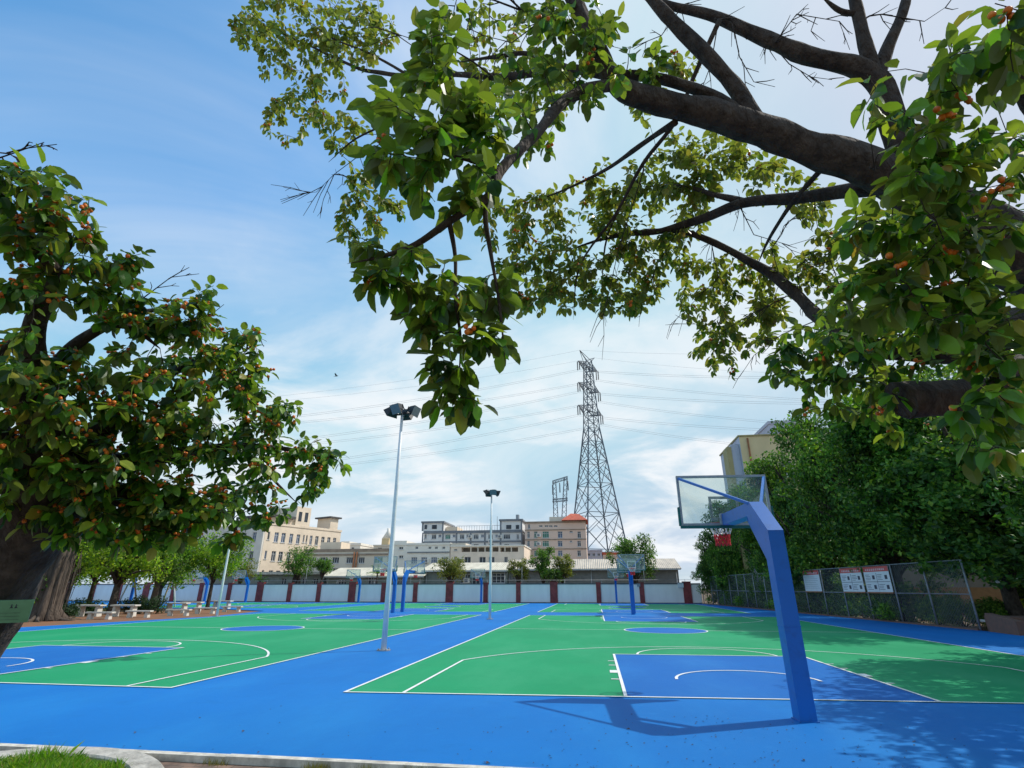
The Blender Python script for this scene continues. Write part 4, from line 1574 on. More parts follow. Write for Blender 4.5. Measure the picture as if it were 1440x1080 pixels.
def far_pylon():
    Y = 330.0
    c = at(788, 735, Y)
    t = thing('transmission_pylon', 'small pale twin mast pylon with a slanting top beam, rising over the pink roof', 'pylon', (c.x, Y, 0))
    def q(px, py):
        p = at(px, py, Y)
        return Vector((p.x - c.x, 0, p.z))
    for (x0, x1, tpy) in ((784, 779.5, 677), (791, 795.5, 671)):
        m = MB()
        a, b_ = q(x0, 780), q(x1, tpy)
        for dx, dy in ((-1.1, -1), (1.1, -1), (1.1, 1), (-1.1, 1)):
            m.beam(a + Vector((dx * 1.6, dy * 1.6, 0)), b_ + Vector((dx * .7, dy * .7, 0)), .26)
        n = 14
        for j in range(n):
            f0, f1 = j / n, (j + 1) / n
            for d0, d1 in (((-1.1, -1), (1.1, -1)), ((1.1, -1), (1.1, 1)), ((-1.1, 1), (-1.1, -1)), ((1.1, 1), (-1.1, 1))):
                p0 = a.lerp(b_, f0) + Vector((d0[0] * (1.6 - .6 * f0), d0[1] * (1.6 - .6 * f0), 0))
                p1 = a.lerp(b_, f1) + Vector((d1[0] * (1.6 - .6 * f1), d1[1] * (1.6 - .6 * f1), 0))
                m.beam(p0, p1, .2)
        m.build('mast', M['pylonfar'], t)
    for (ya, yb) in ((680, 673.5), (706, 704)):
        m = MB()
        a, b_ = q(777.0, ya), q(798.5, yb)
        for dz in (0, 1.6):
            for dy in (-1, 1):
                m.beam(a + Vector((0, dy, dz)), b_ + Vector((0, dy, dz)), .24)
        for j in range(10):
            m.beam(a.lerp(b_, j / 10) + Vector((0, -1, 0)), a.lerp(b_, (j + .5) / 10) + Vector((0, -1, 1.6)), .18)
            m.beam(a.lerp(b_, (j + .5) / 10) + Vector((0, -1, 1.6)), a.lerp(b_, (j + 1) / 10) + Vector((0, -1, 0)), .18)
        m.build('beam', M['pylonfar'], t)
    for px, py in ((777.0, 682), (787, 679), (798.5, 676)):
        m = MB()
        p = q(px, py)
        m.tube([p, p + Vector((0, 0, -6))], .35, 6)
        m.build('insulator', M['insul'], t)


far_pylon()


# ------------------------------------------------------------------ foliage helpers
def mesh_np(name, V, F, mat, parent=None, n=4, smooth=False):
    """fast mesh from numpy arrays; F has n columns"""
    me = bpy.data.meshes.new(name)
    V = np.asarray(V, dtype=np.float32).reshape(-1, 3)
    F = np.asarray(F, dtype=np.int32).reshape(-1, n)
    me.vertices.add(len(V))
    me.vertices.foreach_set('co', V.ravel())
    me.loops.add(F.size)
    me.loops.foreach_set('vertex_index', F.ravel())
    me.polygons.add(len(F))
    me.polygons.foreach_set('loop_start', np.arange(0, F.size, n, dtype=np.int32))
    me.polygons.foreach_set('loop_total', np.full(len(F), n, dtype=np.int32))
    me.polygons.foreach_set('use_smooth', np.full(len(F), smooth))
    me.materials.append(mat)
    me.update(calc_edges=True)
    me.validate()
    o = bpy.data.objects.new(name, me)
    COL.objects.link(o)
    if parent is not None:
        o.parent = parent
    return o


def norm(a):
    return a / np.maximum(np.linalg.norm(a, axis=1, keepdims=True), 1e-9)


def fig_leaves(P, D, Nn, Ln, rng, wid=0.52, fold=0.16, droop=0.16):
    """broad oval leaves folded along the midrib: base P, direction D, up normal Nn, length Ln"""
    n = len(P)
    D = norm(D)
    S = norm(np.cross(D, Nn))
    U = np.cross(S, D)
    L = Ln[:, None]
    w = (wid * (1 + rng.normal(0, .08, n)))[:, None] * L
    dr = (droop * (1 + rng.normal(0, .6, n)))[:, None] * L
    prof = [(0.0, 0.0, 0), (.13, .0, 0), (.45, .0, .10), (.78, 0, .42), (1.0, 0, 1.0)]
    fo = (fold * (1 + rng.normal(0, .5, n)))[:, None]

    def pt(t, s, d):
        return P + D * (L * t) + S * (w * s) + U * (np.abs(s) * w * fo * 2 - dr * d)
    vs = [pt(.12, 0, 0), pt(.34, 0, .05), pt(.66, 0, .28), pt(1.0, 0, .85),
          pt(.30, .42, .06), pt(.58, .50, .22), pt(.84, .32, .55),
          pt(.30, -.42, .06), pt(.58, -.50, .22), pt(.84, -.32, .55)]
    V = np.stack(vs, 1).reshape(-1, 3)
    b = (np.arange(n) * 10)[:, None]
    T = np.array([(0, 1, 4), (1, 5, 4), (1, 2, 5), (2, 6, 5), (2, 3, 6), (0, 7, 1), (1, 7, 8), (1, 8, 2), (2, 8, 9), (2, 9, 3)])
    # wind so that the upper side is the front
    T = T[:, ::-1]
    F = (b[:, :, None] + T[None]).reshape(-1, 3)
    return V, F


def pts_along(poly, step=0.12):
    out = []
    for i in range(len(poly) - 1):
        a, b = np.array(poly[i][:3]), np.array(poly[i + 1][:3])
        k = max(1, int(np.linalg.norm(b - a) / step))
        for j in range(k):
            out.append(np.append(a + (b - a) * j / k, poly[i][3] + (poly[i + 1][3] - poly[i][3]) * j / k))
    out.append(np.array(poly[-1]))
    return out


def smooth_poly(pts, k=4):
    """Catmull-Rom through (x,y,z,r)"""
    P = [np.array(p, float) for p in pts]
    P = [2 * P[0] - P[1]] + P + [2 * P[-1] - P[-2]]
    out = []
    for i in range(1, len(P) - 2):
        for j in range(k):
            t = j / k
            out.append(.5 * ((2 * P[i]) + (-P[i - 1] + P[i + 1]) * t + (2 * P[i - 1] - 5 * P[i] + 4 * P[i + 1] - P[i + 2]) * t * t + (-P[i - 1] + 3 * P[i] - 3 * P[i + 1] + P[i + 2]) * t ** 3))
    out.append(P[-2])
    for p in out:
        p[3] = max(p[3], .003)
    return out


def fig_tree(label, base, limbs, clumps, leaf_len, seed, bare=(), fruit=.10, trunk_poly=None, clumps3=()):
    """a big leaved fig: traced limbs, twigs grown to each clump, leaves in whorls at the twig ends"""
    rng = np.random.default_rng(seed)
    rnd = random.Random(seed)
    org = Vector(base)
    t = thing('fig_tree', label, 'tree', base)
    skel = []
    tr = MB(org)
    sp0 = smooth_poly(trunk_poly, 5)
    tr.tube([p[:3] for p in sp0], [p[3] for p in sp0], 18, wob=.28)
    tr.build('trunk', M['bark'], t)
    for lm in limbs:
        sp = smooth_poly(lm, 5)
        # slight natural wander
        for i, p in enumerate(sp[1:-1]):
            w = min(.03, p[3] * .35)
            p[:3] += np.array(mnoise.noise_vector(Vector(p[:3]) * 2.1)) * w
            p[3] *= .93 + .16 * mnoise.noise(Vector(p[:3]) * 4.3)
        if sp[-1][3] < .1:                                  # every limb but the sawn stump ends in a taper
            for q, k in ((-1, .25), (-2, .5), (-3, .72), (-4, .88)):
                sp[q][3] *= k
        mb = MB(org)
        mb.tube([p[:3] for p in sp], [p[3] for p in sp], 14 if sp[0][3] > .06 else 7, wob=.22)
        mb.build('limb', M['bark'], t)
        skel += pts_along([tuple(p) for p in sp])
    SK = np.array([s[:3] for s in skel])
    SR = np.array([s[3] for s in skel])
    ends = []
    for (px, py, rx, ry, d, dd, n, small) in clumps:
        for _ in range(n):
            while True:
                a, b = rnd.uniform(-1, 1), rnd.uniform(-1, 1)
                if a * a + b * b <= 1:
                    break
            dep = d + rnd.uniform(-1, 1) * dd
            p = PD(px + a * rx, py + b * ry, dep)
            ends.append((np.array(p), small))
    for (x, y, z, r, n) in clumps3:
        for _ in range(n):
            v = Vector((rnd.gauss(0, 1), rnd.gauss(0, 1), rnd.gauss(0, 1))).normalized() * r * rnd.random() ** .4
            ends.append((np.array((x + v.x, y + v.y, z + v.z * .7)), 0))
    # grow twigs, nearest first, each from the nearest wood already there
    E = np.array([e[0] for e in ends])
    d0 = np.array([np.min(np.linalg.norm(SK - p, axis=1)) for p in E])
    order = np.argsort(d0)
    tw = MB(org)
    tips, dirs, smalls = [], [], []
    for oi in order:
        p = E[oi]
        # prefer joints that lie 'behind' the tip: nearer the camera-right trunk side wood wins slightly by thickness
        dist = np.linalg.norm(SK - p, axis=1) - np.minimum(SR, .03) * 2
        j = int(np.argmin(dist))
        q = SK[j]
        v = p - q
        L = np.linalg.norm(v)
        if L < .03:
            v = np.array([0, 0, -.1]); L = .1
        r0 = min(.004 + .006 * L, max(.0035, SR[j] * .7))
        sag = np.array([0, 0, .10 * L])
        k = max(3, min(8, int(L / .12)))
        pts = []
        ph = Vector((rnd.random() * 50, 0, 0))
        for s in range(k + 1):
            f = s / k
            w = np.array(mnoise.noise_vector(Vector(p) * .6 + ph + Vector((f * 2.2, 0, 0)))) * .12 * L * math.sin(math.pi * f)
            pts.append(q + v * f + sag * math.sin(math.pi * f) + w)
        rad = [max(.0024, r0 * (1 - .6 * s / k)) for s in range(k + 1)]
        tw.tube(pts, rad, 5, cap=False)
        m_ = len(pts)
        SK = np.vstack([SK] + [np.array(pts[m_ // 2:])])
        SR = np.concatenate([SR, np.array(rad[m_ // 2:])])
        tips.append(pts)
        dv = pts[-1] - pts[-2]
        dirs.append(dv / max(1e-6, np.linalg.norm(dv)))
        smalls.append(ends[oi][1])
    # bare twiggy sprays
    for (pts_, n) in bare:
        P0 = [np.array(PD(*q)) for q in pts_]
        j = int(np.argmin(np.linalg.norm(SK - P0[0], axis=1)))
        P0 = [SK[j], SK[j] * .5 + P0[0] * .5 + np.array([0, 0, .03])] + P0
        tw.tube(P0, [max(.0025, .010 * (1 - i / len(P0))) for i in range(len(P0))], 5, cap=False)
        for _ in range(n):
            i = rnd.randrange(max(1, len(P0) // 3), len(P0))
            f = rnd.random()
            a = P0[i - 1] * (1 - f) + P0[i] * f
            dv = P0[i] - P0[i - 1]
            L = np.linalg.norm(P0[-1] - P0[0]) * rnd.uniform(.12, .3)
            di = dv / np.linalg.norm(dv) + np.array([rnd.gauss(0, .5), rnd.gauss(0, .5), rnd.gauss(-.25, .45)])
            di /= np.linalg.norm(di)
            b = a + di * L * .5 + np.array([rnd.gauss(0, .03), rnd.gauss(0, .03), rnd.gauss(0, .03)])
            c = b + (di + np.array([0, 0, -.2])) * L * .5
            tw.tube([a, b, c], [.005, .004, .0025], 4, cap=False)
            if rnd.random() < .6:
                tw.tube([b, b + (di + np.array([rnd.gauss(0, .7), rnd.gauss(0, .7), rnd.gauss(0, .7)])) * L * .3], [.0035, .002], 4, cap=False)
    tw.build('twigs', M['twig'], t)
    # leaves
    LP, LD, LN, LL, LS = [], [], [], [], []
    be = MB(org)
    nb = 0
    for path, dv, small in zip(tips, dirs, smalls):
        p = path[-1]
        seg = np.array([np.linalg.norm(path[k + 1] - path[k]) for k in range(len(path) - 1)])
        n = rnd.randint(7, 11) if small else rnd.randint(6, 9)
        ref = np.cross(dv, [0.3, 0.2, 1.0]); ref /= np.linalg.norm(ref)
        s2 = np.cross(dv, ref)
        L0 = leaf_len * (small if small else 1.0)
        for i in range(n):
            a = i * 2.4 + rnd.uniform(-.3, .3)
            rad = ref * math.cos(a) + s2 * math.sin(a)
            f = i / n
            dd_ = dv * (.15 + .7 * f) + rad * (.95 - .3 * f) + np.array([0, 0, -.45 - rnd.random() * .35])
            dd_ = dd_ / np.linalg.norm(dd_)
            back = min(seg.sum() * .9, L0 * rnd.uniform(1.6, 3.0)) * (1 - f) ** 1.3
            k_ = len(path) - 1
            while k_ > 1 and back > seg[k_ - 1]:
                back -= seg[k_ - 1]
                k_ -= 1
            pos = path[k_] + (path[k_ - 1] - path[k_]) * min(1.0, back / max(seg[k_ - 1], 1e-6))
            up = np.array([0, 0, 1.0]) * .9 + dv * .3 + np.array([rnd.gauss(0, .35), rnd.gauss(0, .35), rnd.gauss(0, .2)])
            LP.append(pos + dd_ * L0 * .08); LD.append(dd_); LN.append(up); LL.append(L0 * rnd.uniform(.55, 1.15)); LS.append(bool(small))
        if rnd.random() < fruit:
            for _ in range(rnd.randint(3, 6)):
                c = p + np.array([rnd.gauss(0, .022), rnd.gauss(0, .022), rnd.gauss(0, .018)]) - dv * rnd.uniform(0, .06)
                be.ball(c, rnd.uniform(.013, .019), n=7, m=5)
                nb += 1
    LP, LD, LN, LL, LS = map(np.array, (LP, LD, LN, LL, LS))
    o3 = np.array(base, float)
    for nm, sel, mat in (('foliage', ~LS, M['figleaf']), ('outer_foliage', LS, M['figsmall'])):
        if sel.sum() == 0:
            continue
        V, F = fig_leaves(LP[sel] - o3, LD[sel], LN[sel], LL[sel], rng)
        o = mesh_np(nm, V, F, mat, t, 3)
    if nb:
        f = be.build('figs', M['berry'], t)
        f['kind'] = 'stuff'
    return t


def PQ(px, py, d, r):
    p = PD(px, py, d)
    return (p.x, p.y, p.z, r)


# ---------------- the fig on the right: trunk out of frame, limbs overhead
TB = (5.6, 4.9, 0)
right_trunk = [(5.6, 4.9, -.1, .55), (5.5, 4.85, .8, .46), (5.2, 4.7, 2.0, .42), (4.75, 4.6, 3.1, .42), (4.35, 4.5, 3.7, .38)]
right_limbs = [
    [(4.75, 4.6, 3.1, .36), PQ(1500, 405, 4.5, .33), PQ(1440, 365, 4.55, .29), PQ(1340, 300, 4.7, .23), PQ(1240, 245, 4.8, .19), PQ(1140, 210, 4.85, .165), PQ(1060, 178, 4.9, .152), PQ(980, 158, 4.9, .135), PQ(900, 136, 4.8, .115), PQ(858, 108, 4.7, .095), PQ(838, 60, 4.75, .08), PQ(802, -8, 4.9, .07), PQ(770, -60, 5.1, .055)],
    [PQ(1085, 188, 4.9, .09), PQ(1062, 165, 4.9, .088), PQ(1030, 120, 5.0, .08), PQ(985, 68, 5.1, .072), PQ(925, 8, 5.3, .062), PQ(870, -50, 5.6, .05)],
    [PQ(1330, 296, 4.7, .15), PQ(1288, 235, 4.75, .13), PQ(1258, 175, 4.85, .12), PQ(1238, 118, 4.95, .11), PQ(1205, 94, 5.0, .10), PQ(1150, 82, 5.05, .09), PQ(1080, 55, 5.2, .075), PQ(1010, 26, 5.35, .06), PQ(945, 8, 5.5, .045), PQ(890, -12, 5.7, .03)],
    [PQ(1232, 105, 4.97, .075), PQ(1222, 70, 5.0, .065), PQ(1206, 20, 5.1, .055), PQ(1190, -40, 5.2, .045)],
    [PQ(1236, 112, 4.96, .075), PQ(1248, 70, 5.0, .062), PQ(1268, 20, 5.05, .052), PQ(1285, -40, 5.2, .04)],
    [PQ(1206, 20, 5.1, .03), PQ(1180, 15, 5.1, .025), PQ(1155, -5, 5.1, .02)],
    [PQ(1345, 305, 4.7, .12), PQ(1262, 270, 5.0, .085), PQ(1195, 269, 5.2, .078), PQ(1120, 276, 5.6, .07), PQ(1045, 287, 6.0, .062), PQ(990, 308, 6.4, .052), PQ(930, 324, 6.8, .042), PQ(870, 331, 7.0, .032), PQ(795, 352, 7.1, .016)],
    [PQ(1052, 286, 6.0, .045), PQ(1012, 277, 6.2, .038), PQ(965, 262, 6.5, .026), PQ(905, 262, 6.8, .016)],
    [PQ(1440, 455, 4.3, .17), PQ(1330, 490, 4.3, .13), PQ(1210, 485, 5.0, .09), PQ(1150, 445, 5.7, .078), PQ(1110, 405, 6.2, .068), PQ(1060, 370, 6.5, .056), PQ(1005, 342, 6.7, .044), PQ(960, 325, 6.8, .036), PQ(905, 322, 7.0, .02)],
    [PQ(1062, 180, 4.9, .07), PQ(1030, 152, 4.95, .06), PQ(975, 124, 5.0, .055), PQ(905, 107, 5.0, .05), PQ(845, 104, 5.1, .046), PQ(795, 98, 5.3, .043), PQ(702, 108, 5.9, .038), PQ(640, 105, 6.3, .034), PQ(577, 108, 6.7, .03), PQ(530, 102, 7.0, .027), PQ(494, 92, 7.3, .022), PQ(430, 62, 7.9, .014), PQ(372, 36, 8.3, .008)],
    [PQ(800, 96, 5.3, .03), PQ(745, 76, 5.4, .027), PQ(700, 79, 5.5, .022), PQ(640, 88, 5.8, .012)],
    [PQ(577, 108, 6.7, .022), PQ(520, 75, 7.1, .016), PQ(470, 55, 7.4, .012), PQ(420, 20, 7.8, .008)],
    [PQ(866, 118, 4.75, .065), PQ(806, 134, 4.3, .05), PQ(752, 190, 3.7, .04), PQ(703, 240, 3.25, .035), PQ(690, 272, 3.12, .03), PQ(632, 310, 3.0, .022), PQ(585, 343, 2.95, .017), PQ(540, 360, 2.9, .012), PQ(488, 371, 2.85, .003)],
    [PQ(692, 270, 3.12, .02), PQ(682, 300, 3.1, .016), PQ(690, 358, 3.05, .013), PQ(702, 430, 3.0, .009), PQ(711, 515, 2.98, .006)],
    [PQ(585, 343, 2.95, .014), PQ(558, 372, 2.9, .010), PQ(550, 395, 2.88, .007)],
    [PQ(632, 310, 3.0, .015), PQ(640, 360, 3.0, .013), PQ(640, 420, 3.0, .011), PQ(648, 480, 3.0, .009), PQ(645, 540, 3.0, .006)],
    [PQ(703, 240, 3.25, .02), PQ(660, 225, 3.05, .014), PQ(615, 215, 2.95, .009)],
    [PQ(640, 105, 6.3, .016), PQ(560, 165, 6.6, .015), PQ(500, 195, 6.9, .012), PQ(462, 228, 7.1, .008)],
    [PQ(1012, 28, 5.2, .026), PQ(975, 110, 5.3, .026), PQ(950, 170, 5.5, .025), PQ(905, 230, 5.8, .022), PQ(866, 300, 6.1, .018), PQ(815, 375, 6.4, .012), PQ(806, 450, 6.5, .005)],
    [PQ(1160, 232, 4.86, .03), PQ(1110, 290, 5.3, .022), PQ(1080, 340, 5.8, .017), PQ(1065, 372, 6.2, .012)],
    [PQ(950, 172, 4.9, .035), PQ(900, 205, 5.4, .028), PQ(850, 240, 6.0, .022), PQ(790, 268, 6.5, .014), PQ(745, 285, 6.8, .008)],
    [PQ(838, 60, 4.75, .03), PQ(800, 40, 4.6, .02), PQ(770, 20, 4.5, .012)],
    [PQ(900, 250, 6.6, .016), PQ(855, 330, 6.8, .014), PQ(845, 420, 6.9, .007)],
    [(4.35, 4.5, 3.7, .2), PQ(1520, 250, 4.0, .13), PQ(1440, 120, 3.6, .07), PQ(1400, 60, 3.2, .03)],
    [(4.75, 4.6, 3.1, .2), PQ(1500, 500, 3.9, .12), PQ(1420, 520, 3.3, .05), PQ(1380, 570, 2.9, .02)],
    [(5.2, 4.7, 2.0, .25), PQ(1560, 520, 4.4, .2), PQ(1440, 541, 4.3, .12), PQ(1385, 548, 4.2, .10), PQ(1348, 553, 4.12, .105), PQ(1322, 560, 4.08, .15), PQ(1295, 562, 4.06, .155), PQ(1266, 563, 4.05, .15)],
    [(4.35, 4.5, 3.7, .3), (5.8, 6.2, 4.8, .18), (7.6, 8.0, 5.4, .12), (9.0, 10.2, 5.9, .07), (10.0, 12.4, 6.3, .03)],
    [(7.6, 8.0, 5.4, .06), (8.0, 9.8, 5.2, .045), (8.2, 11.6, 5.2, .02)],
    [(9.0, 10.2, 5.9, .05), (10.4, 10.6, 6.4, .035), (11.4, 12.0, 6.8, .02)],
    [(4.6, 4.55, 3.4, .28), (6.4, 5.2, 4.9, .17), (8.8, 6.0, 5.6, .08), (10.6, 7.0, 5.8, .03)],
]
right_clumps = [
    # px, py, rx, ry, depth, +-, twigs, small-leaf factor (0 = full size)
    (430, 30, 90, 40, 8.0, .5, 52, .8), (372, 40, 42, 34, 8.3, .3, 22, .8), (425, 90, 55, 38, 8.0, .4, 30, .8), (400, 172, 26, 30, 8.1, .2, 13, .8),
    (500, 40, 50, 50, 7.4, .4, 34, .85), (478, 183, 34, 22, 7.2, .2, 12, .85), (445, 140, 40, 30, 7.6, .3, 12, .85),
    (508, 262, 20, 22, 6.9, .2, 9, .85), (506, 315, 28, 32, 6.8, .2, 16, .85), (540, 300, 22, 25, 6.8, .2, 6, .85),
    (615, 185, 88, 62, 2.95, .25, 30, 0), (625, 235, 75, 50, 2.9, .2, 20, 0), (585, 130, 45, 30, 3.2, .2, 7, 0), (690, 165, 45, 45, 3.4, .3, 12, 0),
    (612, 50, 32, 40, 3.2, .2, 7, 0), (635, 20, 20, 20, 3.2, .2, 3, 0),
    (525, 355, 50, 28, 2.9, .15, 7, 0), (540, 392, 40, 20, 2.9, .15, 6, 0), (600, 390, 40, 40, 2.95, .15, 7, 0),
    (645, 440, 58, 50, 3.0, .2, 14, 0), (650, 505, 50, 45, 3.0, .15, 11, 0), (640, 560, 34, 28, 3.0, .1, 5, 0), (692, 395, 22, 28, 3.05, .1, 4, 0), (600, 440, 28, 25, 2.95, .1, 4, 0), (690, 470, 22, 40, 3.0, .1, 3, 0),
    (790, 45, 60, 55, 4.5, .4, 22, 0), (835, 95, 40, 50, 4.3, .3, 12, 0), (750, 110, 60, 40, 4.6, .4, 14, 0), (760, 190, 45, 30, 4.6, .3, 7, 0), (850, 35, 30, 30, 4.6, .2, 6, 0), (905, 85, 40, 30, 4.8, .2, 5, 0),
    (740, 400, 35, 40, 6.6, .3, 20, .85), (765, 350, 50, 55, 6.8, .4, 34, .85), (735, 280, 34, 30, 6.7, .3, 12, .85), (820, 300, 55, 40, 6.9, .4, 22, .85), (800, 390, 40, 40, 6.8, .3, 24, .85),
    (880, 385, 55, 40, 7.0, .4, 40, .85), (915, 300, 70, 45, 7.0, .4, 44, .85), (880, 260, 50, 34, 6.6, .4, 20, .85), (960, 245, 50, 34, 6.8, .4, 26, .85), (1010, 240, 45, 30, 6.8, .4, 16, .85), (945, 360, 45, 35, 7.0, .3, 22, .85),
    (990, 410, 32, 36, 7.2, .3, 18, .85), (1005, 480, 34, 30, 7.2, .3, 18, .85), (1050, 455, 34, 38, 7.1, .3, 20, .85), (1060, 370, 42, 24, 6.9, .3, 14, .85), (1050, 410, 30, 20, 7.0, .2, 6, .85), (1115, 385, 30, 24, 6.6, .3, 9, .85), (1140, 285, 30, 26, 6.3, .3, 9, .85), (1165, 335, 22, 40, 6.0, .3, 10, .85), (1190, 400, 24, 34, 5.8, .3, 8, .85), (1015, 515, 18, 18, 7.2, .2, 4, .85),
    (1300, 290, 85, 60, 2.9, .3, 22, 0), (1290, 350, 95, 60, 3.0, .3, 28, 0), (1280, 420, 100, 50, 3.1, .3, 30, 0), (1390, 300, 60, 60, 2.9, .3, 14, 0), (1360, 390, 60, 50, 3.1, .3, 14, 0), (1340, 200, 70, 50, 2.9, .3, 12, 0), (1400, 210, 50, 50, 2.8, .3, 9, 0),
    (1390, 100, 60, 60, 2.6, .2, 11, 0), (1420, 40, 40, 40, 2.6, .2, 6, 0), (1250, 130, 34, 60, 2.9, .2, 6, 0), (1290, 200, 40, 30, 2.9, .2, 5, 0), (1340, 70, 40, 40, 3.0, .2, 5, 0),
    (1180, 455, 70, 36, 4.8, .4, 30, 0), (1140, 495, 60, 36, 5.0, .4, 28, 0), (1220, 500, 70, 50, 4.4, .4, 34, 0), (1190, 560, 50, 40, 4.8, .3, 18, 0), (1100, 500, 22, 32, 5.1, .2, 7, 0), (1270, 470, 60, 40, 3.8, .4, 16, 0), (1240, 590, 30, 22, 4.6, .2, 5, 0),
    (1395, 590, 45, 40, 2.7, .2, 8, 0), (1415, 520, 30, 40, 2.8, .2, 7, 0), (1340, 500, 50, 30, 3.4, .3, 10, 0), (1400, 460, 40, 30, 3.0, .2, 7, 0), (1390, 640, 30, 15, 2.7, .1, 2, 0),
    (955, 95, 26, 24, 6.6, .3, 9, .85), (908, 135, 24, 20, 6.4, .3, 7, .85), (980, 205, 48, 26, 6.9, .3, 18, .85), (1060, 222, 42, 22, 6.8, .3, 12, .85), (1100, 262, 46, 26, 6.5, .3, 12, .85), (700, 55, 50, 50, 6.2, .4, 20, .85), (760, 130, 50, 40, 6.2, .4, 18, .85), (660, 130, 45, 30, 6.6, .4, 12, .85), (740, 20, 40, 25, 5.0, .4, 8, 0), (860, 420, 40, 24, 7.0, .3, 14, .85), (700, 330, 24, 40, 6.6, .3, 10, .85), (1090, 440, 24, 24, 6.9, .3, 8, .85), (1150, 380, 30, 26, 6.2, .3, 9, .85), (560, 250, 40, 40, 6.6, .4, 12, .85), (1230, 330, 40, 40, 3.6, .3, 7, 0),
    # crown beyond the right edge of the picture
    (1640, 250, 150, 150, 6.5, 1.0, 70, 0), (1800, 330, 180, 150, 7.5, 1.2, 90, 0), (2050, 350, 200, 170, 8, 1.0, 90, 0), (1600, 40, 150, 100, 5.5, 1.0, 40, 0),
]
bare = [
    ([(560, 190, 6.6), (510, 215, 6.8), (470, 245, 6.9), (445, 270, 7.0), (420, 272, 7.0)], 14), ([(470, 245, 6.9), (455, 280, 7.0), (450, 300, 7.0)], 8),
    ([(690, -20, 4.5), (688, 30, 4.5), (690, 75, 4.5)], 8), ([(650, -10, 4.5), (662, 30, 4.5), (668, 55, 4.5)], 4),
    ([(1090, 60, 5.1), (1120, 20, 5.1), (1180, 30, 5.0), (1195, 70, 5.0)], 12), ([(1030, 30, 5.2), (1040, 80, 5.2), (1060, 115, 5.2), (1090, 122, 5.2)], 10),
    ([(905, 240, 5.8), (870, 350, 6.2), (852, 430, 6.4), (845, 450, 6.4)], 10), ([(1100, 400, 6.4), (1085, 350, 6.3), (1110, 310, 6.2), (1150, 300, 6.0)], 14),
    ([(1120, 410, 6.3), (1060, 440, 6.6), (1010, 470, 6.8), (965, 450, 6.9)], 14), ([(1000, 340, 6.7), (1010, 390, 6.8), (970, 430, 6.9), (950, 450, 6.9)], 12),
    ([(620, 60, 4.6), (580, 55, 4.8), (550, 45, 5.0)], 6), ([(1080, 56, 5.2), (1110, 90, 5.2), (1140, 108, 5.2), (1170, 112, 5.2)], 12), ([(1010, 30, 5.3), (1000, 90, 5.5), (985, 130, 5.6), (990, 160, 5.6)], 10), ([(1040, 290, 6.0), (1060, 330, 6.2), (1110, 345, 6.2), (1160, 330, 6.1)], 14), ([(1130, 430, 6.1), (1120, 380, 6.1), (1150, 345, 6.0), (1200, 350, 5.8)], 12), ([(950, 330, 6.8), (925, 370, 6.8), (905, 420, 6.9), (900, 445, 6.9)], 10), ([(1150, 450, 5.8), (1100, 470, 6.2), (1060, 500, 6.4), (1040, 530, 6.5)], 10), ([(960, 8, 5.5), (930, 50, 5.6), (880, 70, 5.7), (840, 60, 5.8)], 10), ([(1240, 20, 5.0), (1300, 30, 4.8), (1330, 10, 4.7)], 8), ([(760, 30, 4.8), (720, 60, 5.2), (680, 50, 5.4), (640, 60, 5.6)], 12), ([(1230, 240, 4.6), (1225, 200, 4.5), (1222, 165, 4.5)], 6), ([(1180, 400, 5.4), (1165, 360, 5.6), (1190, 330, 5.5)], 8),
]
fig_tree('big fig tree on the right whose limbs hang over the top of the picture', TB, right_limbs, [(a, b, c * 1.16, d * 1.16, e, f * 1.3, int(g * (1.55 if h else 1.08)) + 1, h) for a, b, c, d, e, f, g, h in right_clumps], .146, 5, bare, .07, right_trunk,
         [(8.1, 11.6, 5.0, 1.05, 130), (9.3, 12.0, 6.0, 1.5, 210), (9.0, 10.6, 5.2, 1.3, 180), (11.0, 12.2, 6.6, 1.8, 150), (8.4, 9.4, 5.2, 1.3, 160), (10.6, 10.0, 6.2, 1.7, 140), (10.2, 14.0, 6.6, 1.6, 110)])

